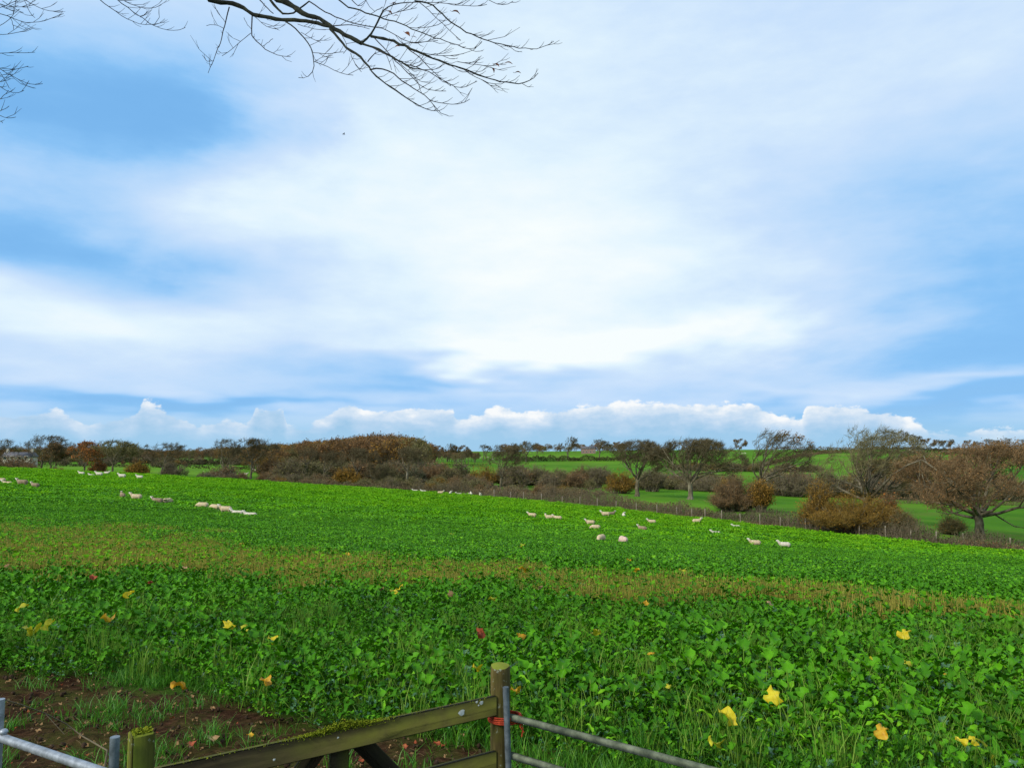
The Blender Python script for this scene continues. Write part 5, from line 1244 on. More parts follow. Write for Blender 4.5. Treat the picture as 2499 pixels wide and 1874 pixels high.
zc = lambda x, y: (480 + x / 2.5136, y / 2.5136)
ze = lambda x, y: (x / 3.16, y / 3.16)
BR = [  # (pixel polyline, start width px, end width px)
 (zc, [(75, 0), (190, 25), (255, 25), (310, 60), (345, 98), (430, 98), (475, 125), (545, 125), (640, 130), (735, 140), (815, 165)], 13, 7),
 (zc, [(490, 0), (560, 15), (610, 50), (650, 95), (740, 105), (790, 135), (830, 175), (900, 210), (960, 245), (1010, 268)], 15, 9),
 (zc, [(1010, 268), (1050, 278), (1110, 305), (1190, 345), (1260, 388), (1330, 425), (1400, 432)], 6, 2),
 (zc, [(1010, 268), (1045, 245), (1085, 200), (1110, 150), (1130, 80), (1140, 45), (1200, 30), (1290, 18)], 6, 2.2),
 (zc, [(1070, 225), (1150, 235), (1260, 275), (1360, 320), (1450, 360), (1560, 400), (1660, 435), (1750, 470), (1850, 500), (1960, 515), (2040, 510), (2095, 450)], 6.5, 1.3),
 (zc, [(820, 180), (870, 240), (930, 310), (1000, 335), (1060, 430), (1150, 510), (1250, 580), (1350, 640), (1440, 690), (1480, 682)], 6.5, 1.2),
 (zc, [(1062, 430), (1130, 410), (1190, 435), (1260, 500), (1350, 555), (1420, 595), (1470, 670), (1490, 700), (1540, 710)], 3.6, 1.2),
 (zc, [(1440, 620), (1500, 635), (1600, 645), (1650, 640), (1675, 610)], 1.8, 1),
 (zc, [(450, 0), (490, 50), (520, 95), (560, 100), (610, 75), (645, 40), (690, 10)], 6, 4),
 (zc, [(545, 135), (600, 175), (660, 225), (700, 290), (720, 340), (722, 440), (690, 475), (650, 495), (625, 478)], 4, 1.2),
 (zc, [(715, 325), (800, 335), (900, 320)], 1.6, .9), (zc, [(724, 380), (800, 410), (860, 440), (910, 465), (960, 463)], 1.8, .9),
 (zc, [(200, 45), (180, 130), (160, 190), (155, 260), (120, 310), (100, 380), (80, 420), (70, 450)], 3.6, 1.2), (zc, [(163, 175), (120, 150), (60, 160)], 1.6, 1), (zc, [(175, 140), (140, 90), (110, 50)], 1.3, .8), (zc, [(105, 375), (60, 385), (35, 340)], 1.2, .8),
 (zc, [(340, 98), (335, 190), (330, 220), (380, 270), (440, 320), (500, 350), (575, 350)], 3.8, 1.1), (zc, [(332, 205), (290, 240), (240, 280), (200, 330), (155, 345)], 1.8, 1), (zc, [(335, 180), (300, 140), (290, 110)], 1.2, .8), (zc, [(345, 98), (400, 140), (440, 180), (500, 182)], 1.5, .9), (zc, [(405, 285), (440, 265), (468, 240)], 1.2, .8),
 (zc, [(870, 0), (920, 45), (990, 60), (1060, 90), (1150, 120), (1250, 140), (1340, 190), (1450, 230), (1560, 265), (1640, 300), (1720, 310), (1750, 255)], 4, 1.1),
 (zc, [(1340, 8), (1420, 15), (1470, 40), (1500, 85), (1560, 140), (1640, 190), (1720, 230), (1820, 265), (1950, 290), (2080, 305), (2150, 290), (2190, 255)], 4, 1.1),
 (zc, [(1360, 12), (1420, 60), (1490, 130), (1560, 200), (1620, 250)], 2, .9), (zc, [(1290, 18), (1450, 15), (1600, 35), (1700, 42), (1780, 30)], 2, 1), (zc, [(1780, -5), (1850, 35), (1900, 45), (1940, 10)], 1.6, .9),
 (zc, [(690, 10), (780, 70), (860, 110), (950, 140), (1040, 165), (1140, 170), (1200, 210), (1290, 260), (1380, 270), (1480, 235)], 3.4, 1), (zc, [(800, 165), (870, 158), (950, 150), (1060, 180)], 3, 1.2),
 (zc, [(1050, 278), (1130, 320), (1200, 350), (1290, 400), (1400, 430), (1480, 470), (1560, 530), (1650, 545), (1720, 500)], 3.2, 1.1),
 (zc, [(1090, 235), (1180, 330), (1260, 420), (1330, 480), (1380, 540), (1430, 560), (1530, 560)], 2.6, 1), (zc, [(1280, 285), (1350, 340), (1430, 420), (1500, 490), (1560, 530)], 2.4, 1),
 (zc, [(1640, 428), (1720, 480), (1800, 520), (1880, 530), (1900, 500)], 1.8, .9), (zc, [(1370, 322), (1500, 350), (1600, 340), (1640, 330)], 1.6, .8), (zc, [(1600, 380), (1720, 400), (1800, 410), (1880, 390)], 1.6, .8),
 (zc, [(1140, 45), (1100, 70), (1060, 95)], 2, 1), (zc, [(1130, 110), (1200, 90), (1270, 60), (1350, 50)], 2, .9), (zc, [(620, 150), (700, 180), (790, 185)], 1.6, .8), (zc, [(640, 200), (700, 240), (760, 262)], 1.4, .8),
 (zc, [(1160, 330), (1180, 380), (1195, 430)], 1.3, .8), (zc, [(945, 330), (960, 380), (990, 425), (1010, 443)], 1.5, .8), (zc, [(1050, 380), (1090, 325), (1140, 315)], 3, 1.2), (zc, [(385, 0), (430, 50), (470, 85)], 3, 2.4), (zc, [(400, 90), (430, 110), (460, 108)], 1.5, .8),
 (zc, [(950, 0), (980, 40), (1020, 50), (1040, 0)], 2.4, 1.2), (zc, [(880, 200), (940, 300), (900, 330)], 1.4, .7), (zc, [(1200, 345), (1290, 430), (1350, 480), (1370, 540)], 1.8, .9), (zc, [(1240, 275), (1340, 260), (1430, 260), (1480, 250)], 1.6, .8), (zc, [(1300, 170), (1400, 180), (1480, 160), (1520, 130)], 1.4, .8),
 (ze, [(770, 0), (830, 50), (900, 95), (970, 145), (1050, 185), (1110, 200), (1180, 195), (1220, 185)], 2.4, 1), (ze, [(905, 0), (970, 50), (1040, 100), (1110, 155), (1190, 205), (1270, 235), (1375, 250), (1430, 215)], 2.6, 1), (ze, [(960, 10), (1040, 45), (1110, 70), (1180, 85), (1245, 40)], 2, .9), (ze, [(1080, 135), (1130, 110), (1135, 85)], 1, .7), (ze, [(1180, 200), (1220, 160), (1235, 120), (1225, 80)], 1.2, .7), (ze, [(920, 5), (1000, 10), (1060, 0)], 2, 1.2),
 (ze, [(-60, 0), (0, 45), (100, 60), (180, 65), (260, 40)], 1.8, .9), (ze, [(190, 0), (260, 40), (320, 75), (400, 98), (485, 90)], 1.8, .9), (ze, [(-40, 100), (40, 115), (100, 145), (180, 180), (255, 185), (340, 160), (420, 140), (490, 108)], 2, .9), (ze, [(-30, 265), (50, 272), (120, 262), (190, 240)], 1.6, .8), (ze, [(70, 130), (100, 180), (105, 230)], 1.2, .8), (ze, [(-30, 415), (60, 412), (150, 408), (270, 405)], 1.7, .9),
 (ze, [(-50, 500), (0, 530), (60, 570), (130, 610), (230, 660), (330, 648)], 1.9, .9), (ze, [(-40, 520), (60, 540), (140, 540), (218, 512)], 1.6, .9), (ze, [(-40, 650), (40, 700), (130, 735), (185, 700)], 1.7, .9), (ze, [(-40, 790), (10, 760), (65, 700)], 1.4, .8), (ze, [(-30, 880), (20, 900), (90, 925), (122, 905)], 1.6, .9), (ze, [(-20, 870), (30, 845), (70, 820)], 1.4, .8), (ze, [(190, 10), (215, 80), (240, 120), (270, 140)], 1.3, .8), (ze, [(-50, 620), (20, 640), (80, 610)], 1.3, .8),
 (ze, [(-20, 210), (20, 190), (80, 165), (130, 90), (120, 20)], 1.6, .9), (ze, [(-30, 70), (60, 40), (140, 0)], 1.6, .9), (ze, [(20, 10), (90, 50), (150, 105), (180, 100)], 1.4, .8), (ze, [(-40, 590), (30, 580), (100, 575)], 1.3, .8), (ze, [(-30, 940), (0, 930), (20, 950)], 1.3, .8), (ze, [(0, 560), (40, 620), (70, 680)], 1.1, .7),
]
bt = thing('beech_tree', 'bare beech tree whose dark boughs hang in from the top of the picture', 'tree', (-9.2, 6.9, h1(-9.2, 6.9))); bto = np.array(bt.location)
tw_a, tw_b = MB(), MB(); boughs = MB(); rg = np.random.default_rng(12); R = random.Random(12)
def smooth_pl(P, n):
    P = np.array(P, float); s = np.r_[0, np.cumsum(np.linalg.norm(np.diff(P, axis=0), axis=1))]; t = np.linspace(0, s[-1], n)
    Q = np.stack([np.interp(t, s, P[:, k]) for k in range(P.shape[1])], 1)
    for _ in range(2): Q[1:-1] = .25 * Q[:-2] + .5 * Q[1:-1] + .25 * Q[2:]
    return Q, s[-1]
entry = []
for cv, pl, w0, w1 in BR:
    PPx = np.array([cv(*p) for p in pl])
    Q, Lp = smooth_pl(PPx, max(6, int(np.linalg.norm(np.diff(PPx, axis=0), axis=1).sum() / 14)))
    Q[1:-1] += rg.normal(0, .9 if w0 > 3 else .6, Q[1:-1].shape)
    W3 = np.array([at(x, y, dep(x, y)) for x, y in Q]) - bto
    mpp = 6.6 / FPX
    rad = np.linspace(w0, w1, len(Q)) * mpp * .5 * (1 + .12 * rg.normal(0, 1, len(Q)) * (w0 > 5)); rad = np.maximum(rad, .0024)
    MB().tubes(W3[None], rad[None], 8 if w0 > 5 else 5).obj('bough' if w0 > 3.9 else 'branch', M['beech_bark' if w0 > 3.9 else 'beech_twig'], bt, True)
    if w0 > 1.9 and (PPx[0, 1] <= 2 or PPx[0, 0] <= 0): entry.append((W3[0], rad[0]))
    elif PPx[0, 0] <= 0 or PPx[0, 1] <= 0: entry.append((W3[0], rad[0]))
    # comb of short upturned side twigs
    if w1 < 2.3:
        step = .062; n = int(Lp * mpp / step); d0 = R.random() < .5
        for i in range(n):
            f = (i + R.random() * .8) / max(n, 1)
            if f < (.30 if w0 > 3 else .12) or f > .985: continue
            j = f * (len(W3) - 1.001); k = int(j); b0 = W3[k] + (W3[k + 1] - W3[k]) * (j - k); td = W3[k + 1] - W3[k]; td /= np.linalg.norm(td) + 1e-9
            L = R.uniform(.04, .18) * (1.25 - .5 * f) * (1.8 if R.random() < .2 else 1)
            side = np.array([R.uniform(-.1, .5), R.uniform(-.7, .7), R.uniform(.25, 1.0) if R.random() < .72 else R.uniform(-.7, -.1)]); d1 = td * .75 + side * .8; d1 /= np.linalg.norm(d1)
            d2 = d1 + np.array([.05, 0, .45]); d2 /= np.linalg.norm(d2)
            tw_b.tubes(np.array([[b0, b0 + d1 * L * .5, b0 + d1 * L * .5 + d2 * L * .5]]), np.array([[.0026, .0021, .0013]]), 3)
            if L > .12:
                mpt = b0 + d1 * L * .5; d3 = d1 + np.array([R.uniform(-.3, .5), R.uniform(-.6, .6), R.uniform(-.2, .8)]); d3 /= np.linalg.norm(d3)
                tw_b.tubes(np.array([[mpt, mpt + d3 * .04, mpt + d3 * .075 + (0, 0, .012)]]), np.array([[.002, .0017, .0012]]), 3)
# trunk and the out-of-frame boughs that carry the branches in view
trp = [(0, 0, -.3), (.05, 0, .6), (.1, .05, 2), (.05, 0, 3.6), (.2, -.05, 5.4), (.3, 0, 7.6), (.5, .1, 10.5)]
MB().tubes(np.array([trp]), np.array([[.46, .38, .34, .32, .28, .2, .08]]), 14).obj('trunk', M['beech_bark'], bt, True)
hubs = {'top': [(.2, -.05, 5.2), (1.6, -.1, 6.6), (3.4, -.2, 7.3), (5.0, -.3, 7.35), (6.4, -.3, 7.2)], 'left': [(.1, 0, 4.4), (1.4, -.2, 5.2), (2.7, -.3, 5.7), (3.9, -.4, 5.75)], 'low': [(.08, 0, 3.5), (1.4, -.1, 4.4), (2.8, -.2, 4.9), (3.9, -.3, 5.0)]}
for k, P in hubs.items():
    Q, _ = smooth_pl(P, 14); MB().tubes(Q[None], np.linspace(.12 if k == 'top' else .05, .05 if k == 'top' else .014, 14)[None], 9).obj('bough', M['beech_bark'], bt, True)
hp = {k: smooth_pl(P, 40)[0] for k, P in hubs.items()}
for p, r in entry:
    allp = np.concatenate([v[10:] for v in hp.values()]); d = np.linalg.norm(allp - p, axis=1) + np.maximum(0, allp[:, 0] - p[0]) * 1.5; a = allp[np.argmin(d)]
    mid_ = (a + p) / 2 + np.array([0, 0, .15 * np.linalg.norm(a - p)]) * (1 if p[2] > 4.5 else .3)
    Q, _ = smooth_pl([a, (a + mid_) / 2 + (0, 0, .03), mid_, (mid_ + p) / 2, p], 9); Q[-1] = p
    (boughs if r > .006 else tw_a).tubes(Q[None], np.linspace(max(r * 1.35, .006), r, 9)[None], 7)
# the rest of the crown, above and behind the frame
for k in range(7):
    a0 = (k * .9 + 2.2); e0 = .5 + .12 * (k % 4); s0 = np.array(trp[4 if k % 2 else 5])
    if math.cos(a0) > .3 and math.sin(a0) > -.2: continue
    P = [s0 + np.array([math.cos(a0) * math.cos(e0), math.sin(a0) * math.cos(e0), math.sin(e0)]) * t + (0, 0, .2 * math.sin(t * 2)) for t in np.linspace(0, 5, 9)]
    MB().tubes(np.array([P]), np.linspace(.1, .02, 9)[None], 7).obj('bough', M['beech_bark'], bt, True)
    for j in range(26):
        i = R.randrange(2, 9); d1 = np.array([R.gauss(0, 1) + math.cos(a0), R.gauss(0, 1) + math.sin(a0), R.gauss(.3, .5)]); d1 /= np.linalg.norm(d1); L = R.uniform(.5, 1.3)
        tw_a.tubes(np.array([[P[i], P[i] + d1 * L * .5, P[i] + d1 * L + (0, 0, .1)]]), np.array([[.012, .008, .003]]), 4)
for nm_, b_ in (('bough_ends', boughs), ('outer_twigs', tw_a), ('twigs', tw_b)):
    if b_.n: b_.obj(nm_, M['beech_twig'], bt)['kind'] = 'stuff'


def beech_leaf(size, seed):
    rg = np.random.default_rng(seed); n = 6; t = np.linspace(0, 1, n); w = np.sin(math.pi * t ** .85) * .3; V = []
    for i in range(n):
        zc_ = .18 * math.sin(t[i] * 3); V += [(t[i], -w[i], zc_ + .12 * w[i] * 2 + rg.normal(0, .015)), (t[i], 0, zc_ - .05), (t[i], w[i], zc_ + .12 * w[i] * 2 + rg.normal(0, .015))]
    V = np.array(V) * size; Q = [(3 * i + k, 3 * i + 3 + k, 3 * i + 4 + k, 3 * i + 1 + k) for i in range(n - 1) for k in (0, 1)]
    mb = MB().add(V, Q); mb.tubes(np.array([[(-.22 * size, 0, .05 * size), (-.1 * size, 0, 0), (0, 0, 0)]]), np.full((1, 3), .0016), 3)
    return mb.mesh('leaf', M['beech_leaf'], True)


for i, (x, y, s, rot) in enumerate([(1565, 72, .072, (.3, .25, .2)), (1165, 68, .058, (.9, .6, .2)), (1192, 26, .055, (.5, 0, .1)), (1275, 200, .062, (1.0, .7, -.2)), (1322, 226, .036, (.6, .2, .3)), (1208, 100, .042, (.4, -.1, .2)), (1215, 292, .042, (.8, -.2, .1)), (1822, 394, .05, (.9, .5, 0)), (1886, 390, .066, (.5, .1, 0)), (1806, 415, .05, (.9, 1.1, .2)), (1950, 448, .052, (.3, .05, .1))]):
    p = at(*zc(x, y), dep(*zc(x, y))) - bto
    o = link('leaf', beech_leaf(s, i), bt, p); o.rotation_euler = rot

# a bird far up in the clear sky
bd = thing('bird', 'tiny dark bird flying high in the clouded sky', 'bird', tuple(at(839, 328, 90)), rz=.6)
MB().add(*ell(np.zeros(3), np.array((.16, .05, .05)))).obj('body', M['beech_twig'], bd, True)
for s in (-1, 1): MB().add([(.07, s * .03, .02), (-.07, s * .03, .02), (.03, s * .2, .1), (-.06, s * .2, .1), (-.04, s * .38, .05), (-.07, s * .36, .05)], [(0, 1, 3, 2), (2, 3, 5, 4)]).obj('wing', M['beech_twig'], bd)
# ------------------------------------------------------------------ the kale crop


def blade(rg, L, W, el0, el1, nrow=6, ncol=5, ruff=.03, lobes=3, curl=.2):
    """leaf blade from the origin along +Y, elevation running from el0 to el1; ruffled and lobed"""
    t = np.linspace(0, 1, nrow); el = el0 + (el1 - el0) * t ** 1.2
    dy = np.cos(el); dz = np.sin(el); cy = np.r_[0, np.cumsum((dy[1:] + dy[:-1]) / 2)] * L / (nrow - 1); cz = np.r_[0, np.cumsum((dz[1:] + dz[:-1]) / 2)] * L / (nrow - 1)
    s = np.linspace(-1, 1, ncol); ph = rg.uniform(0, 6.28, 4)
    prof = np.sin(math.pi * np.clip(t, .03, .97) ** .62) ** .6
    V = np.zeros((nrow, ncol, 3))
    for i in range(nrow):
        for j in range(ncol):
            lob = 1 + (.34 * math.sin(t[i] * lobes * 6.28 + ph[0] + (s[j] > 0) * 1.3) + rg.normal(0, .12)) * (abs(s[j]) > .4)
            x = s[j] * prof[i] * W / 2 * lob
            nrmz = np.array([0, -math.sin(el[i]), math.cos(el[i])])
            lift = curl * abs(s[j]) ** 1.5 * W * .5 * prof[i] + ruff * math.sin(t[i] * 9 + ph[1] + s[j] * 2.2) * abs(s[j]) + rg.normal(0, ruff * .2)
            V[i, j] = np.array([x, cy[i], cz[i]]) + nrmz * lift
    idx = np.arange(nrow * ncol).reshape(nrow, ncol)
    return V.reshape(-1, 3), np.stack([idx[:-1, :-1], idx[:-1, 1:], idx[1:, 1:], idx[1:, :-1]], -1).reshape(-1, 4)


def kale_leaf(seed, petiole, L, W, el, mats, nrow=6, ncol=5, tint=None, droop=None):
    """petiole rising from the origin with a blade at its end"""
    rg = np.random.default_rng(seed); mb = MB(); tn = rg.random() if tint is None else tint
    k = 4; t = np.linspace(0, 1, k); e = el - .35 * t
    py = np.r_[0, np.cumsum(np.cos(e[:-1]))] * petiole / (k - 1); pz = np.r_[0, np.cumsum(np.sin(e[:-1]))] * petiole / (k - 1)
    P = np.stack([rg.normal(0, .004, k), py, pz], 1); P[0] = 0
    V, Q = blade(rg, L, W, el - .35, (rg.uniform(-.9, .35) if droop is None else droop), nrow, ncol, ruff=rg.uniform(.014, .030), lobes=rg.uniform(1.8, 3.6), curl=rg.uniform(-.25, .75))
    mb.add(V + P[-1], Q, mat=0, tint=tn)
    mid_ = V.reshape(nrow, ncol, 3)[:, ncol // 2] + P[-1]
    ch = np.vstack([P, mid_[1:nrow - 1] + (0, 0, -.002)])
    mb.tubes(ch[None], np.linspace(.0055, .002, len(ch))[None], 3, mat=1, tint=rg.random())
    return mb


LEAF = [kale_leaf(700 + i, (.16, .22, .28, .20, .12, .30, .25, .18)[i], (.10, .17, .14, .11, .16, .12, .20, .13)[i], (.075, .05, .11, .06, .045, .10, .065, .09)[i], (1.25, 1.1, 1.2, .95, .8, 1.35, 1.05, .75)[i], None) for i in range(8)]
LEAF_ME = [mb.mesh('leaf', [M['kale' if i % 4 else 'kale_blue'], M['stalk']], True) for i, mb in enumerate(LEAF)]


def plant_layout(seed, n):
    rg = np.random.default_rng(seed); out = []
    for i in range(n):
        k = int(rg.integers(8)); s = .32 + .66 * rg.random() ** 1.6; a = i * 2.4 + rg.uniform(-.5, .5)
        out.append((k, s, a, rg.uniform(-.55, .35), (rg.normal(0, .02), rg.normal(0, .02), rg.uniform(0, .14))))
    return out


LAY = [plant_layout(720 + i, n) for i, n in enumerate((22, 24, 21, 25, 23, 22))]


def lmat(s, a, tilt, off): return Matrix.Translation(off) @ Matrix.Rotation(a, 4, 'Z') @ Matrix.Rotation(tilt, 4, 'X') @ Matrix.Scale(s, 4)


def plant_mesh(lay, seed):
    rg = np.random.default_rng(seed); mb = MB()
    for k, s, a, tl, off in lay:
        A = np.array(lmat(s, a, tl, off)); src = LEAF[k]; tn = rg.random()
        v = np.concatenate(src.v) @ A[:3, :3].T + A[:3, 3]; n0 = mb.n
        mb.v.append(v.astype(np.float32)); mb.tint.append(np.clip(np.concatenate(src.tint) * .3 + tn * .7, 0, 1).astype(np.float32))
        for q, m_ in zip(src.q, src.qm): mb.q.append(q + n0); mb.qm.append(np.where(m_ == 0, 0 if k % 4 else 2, m_).astype(np.int32))
        mb.n += len(v)
    return mb.mesh('kale_plant', [M['kale'], M['stalk'], M['kale_blue']], True)


def patch_mesh(seed, size, n, L, hgt, mat, nrow=3, stalks=0, smat='stalk', zlo=.4):
    """a piece of crop for farther away: fewer faces per leaf"""
    rg = np.random.default_rng(seed); mb = MB()
    for i in range(n):
        l = L * rg.uniform(.7, 1.3); V, Q = blade(rg, l, l * rg.uniform(.5, .8), rg.uniform(.1, 1.0), rg.uniform(-.8, .2), nrow, 3, ruff=.02, curl=rg.uniform(-.1, .4))
        a = rg.uniform(0, 6.28); c, s_ = math.cos(a), math.sin(a); V = V @ np.array([[c, s_, 0], [-s_, c, 0], [0, 0, 1]]) + (*(rg.uniform(-.5, .5, 2) * size), hgt * rg.uniform(zlo, 1))
        mb.add(V, Q, mat=0, tint=rg.random())
    if stalks:
        b = np.column_stack([rg.uniform(-.5, .5, (stalks, 2)) * size, np.full(stalks, -.02)]); tp_ = b + np.column_stack([rg.normal(0, .05, (stalks, 2)), hgt * rg.uniform(.5, 1.1, stalks)])
        mb.tubes(np.stack([b, (b + tp_) / 2 + rg.normal(0, .01, (stalks, 3)), tp_], 1), np.array([1, .8, .5])[None].repeat(stalks, 0) * .006, 3, mat=1, tint=rg.random(stalks))
    return mb.mesh('kale_patch', [M[mat], M[smat]], True)


PLANT_ME = [plant_mesh(l, 740 + i) for i, l in enumerate(LAY)]                                  # 0-5
protos = list(PLANT_ME)
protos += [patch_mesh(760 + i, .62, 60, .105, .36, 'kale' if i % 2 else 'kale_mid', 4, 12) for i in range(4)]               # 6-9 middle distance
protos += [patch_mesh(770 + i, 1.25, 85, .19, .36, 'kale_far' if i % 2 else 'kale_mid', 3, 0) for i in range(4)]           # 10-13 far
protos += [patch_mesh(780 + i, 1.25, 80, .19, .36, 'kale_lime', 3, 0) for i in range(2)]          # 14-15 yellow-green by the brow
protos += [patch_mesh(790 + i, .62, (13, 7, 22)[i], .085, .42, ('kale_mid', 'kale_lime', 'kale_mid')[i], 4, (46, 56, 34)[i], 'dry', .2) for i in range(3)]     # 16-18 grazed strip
protos += [patch_mesh(795 + i, .62, 4, .07, .40, 'olive', 4, 70, 'dry', .2) for i in range(1)]    # 19 grazed strip, yellowed
rg = np.random.default_rng(21)


def jgrid(y0, y1, st, margin=2.0, slope=.80):
    pts = []
    y = y0
    while y < y1:
        w = slope * y + margin; xs = np.arange(-w, w, st); pts.append(np.stack([xs, np.full(len(xs), y)], 1)); y += st
    P = np.concatenate(pts); return P + rg.uniform(-.5, .5, P.shape) * st * .95


near = jgrid(5.0, 28, .205); near = near[near[:, 1] < 22 + 6 * rg.random(len(near))]
k = (near[:, 1] > Ye(near[:, 0]) + fbm(near[:, 0], near[:, 1], .8, 3) * 1.2) & (band(near[:, 0], near[:, 1]) < rg.random(len(near))); near = near[k]
bnd = jgrid(11, 48, .30); kb = band(bnd[:, 0], bnd[:, 1]) > rg.random(len(bnd)) * .9 + .05; bnd = bnd[kb]
midp = jgrid(22, 74, .46, 3); midp = midp[(band(midp[:, 0], midp[:, 1]) < rg.random(len(midp))) & (midp[:, 1] < 52 + 22 * rg.random(len(midp))) & (midp[:, 1] > 22 + 6 * rg.random(len(midp)))]
farp = jgrid(52, 156, .82, 6, .78); farp = farp[(farp[:, 1] < Yb(farp[:, 0]) - 1.0) & (farp[:, 1] > 52 + 22 * rg.random(len(farp)))]
near_h = .95 + .5 * fbm(near[:, 0], near[:, 1], .35, 3)
near_i = rg.integers(0, 6, len(near))
near_r = rg.uniform(0, 6.28, len(near)); near_s = near_h * rg.uniform(.75, 1.2, len(near))
edge_gap = np.clip((near[:, 1] - Ye(near[:, 0])) / 1.0, 0, 1); near_s *= .72 + .28 * edge_gap
near_z = H(near[:, 0], near[:, 1])
# the nearest plants in the frame are objects of their own
inframe = (np.abs(near[:, 0]) < near[:, 1] * .68) & (near[:, 1] > 6.0)
order = np.argsort(np.where(inframe, np.hypot(near[:, 0], near[:, 1]), 1e9))[:230]
own = np.zeros(len(near), bool); own[order] = True
for i in order:
    t = thing('kale_plant', 'leafy green kale plant in the nearest rows just beyond the gate and hurdles', 'plant', (near[i, 0], near[i, 1], near_z[i] - .01), 'nearest kale plants', near_r[i]); t.scale = (near_s[i],) * 3
    for kk, s, a, tl, off in LAY[near_i[i]]:
        o = link('leaf', LEAF_ME[kk], t); o.matrix_basis = lmat(s, a, tl, off)
nz = ~own
pts = [np.column_stack([near[nz], near_z[nz] - .01])]; rot = [np.column_stack([np.zeros((nz.sum(), 2)), near_r[nz]])]; scl = [near_s[nz]]; idx = [near_i[nz]]
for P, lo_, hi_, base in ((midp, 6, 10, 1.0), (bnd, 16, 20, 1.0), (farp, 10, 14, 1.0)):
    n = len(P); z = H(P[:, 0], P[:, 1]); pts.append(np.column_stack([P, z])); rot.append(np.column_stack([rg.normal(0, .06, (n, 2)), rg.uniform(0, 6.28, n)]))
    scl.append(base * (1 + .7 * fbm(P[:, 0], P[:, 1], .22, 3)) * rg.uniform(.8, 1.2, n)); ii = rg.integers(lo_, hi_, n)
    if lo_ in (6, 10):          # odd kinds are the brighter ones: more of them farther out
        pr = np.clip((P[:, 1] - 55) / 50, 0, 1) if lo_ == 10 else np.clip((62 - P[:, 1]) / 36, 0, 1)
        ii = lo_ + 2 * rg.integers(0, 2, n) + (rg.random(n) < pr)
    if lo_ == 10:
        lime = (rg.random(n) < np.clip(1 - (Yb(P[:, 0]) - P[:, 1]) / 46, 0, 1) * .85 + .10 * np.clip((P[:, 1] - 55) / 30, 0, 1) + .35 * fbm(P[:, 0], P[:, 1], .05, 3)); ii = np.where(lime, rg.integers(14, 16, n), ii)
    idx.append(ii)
scatter('kale_crop', np.concatenate(pts), np.concatenate(rot), np.concatenate(scl), np.concatenate(idx), protos, 'dense green kale crop covering the whole field with a thin stalky strip')

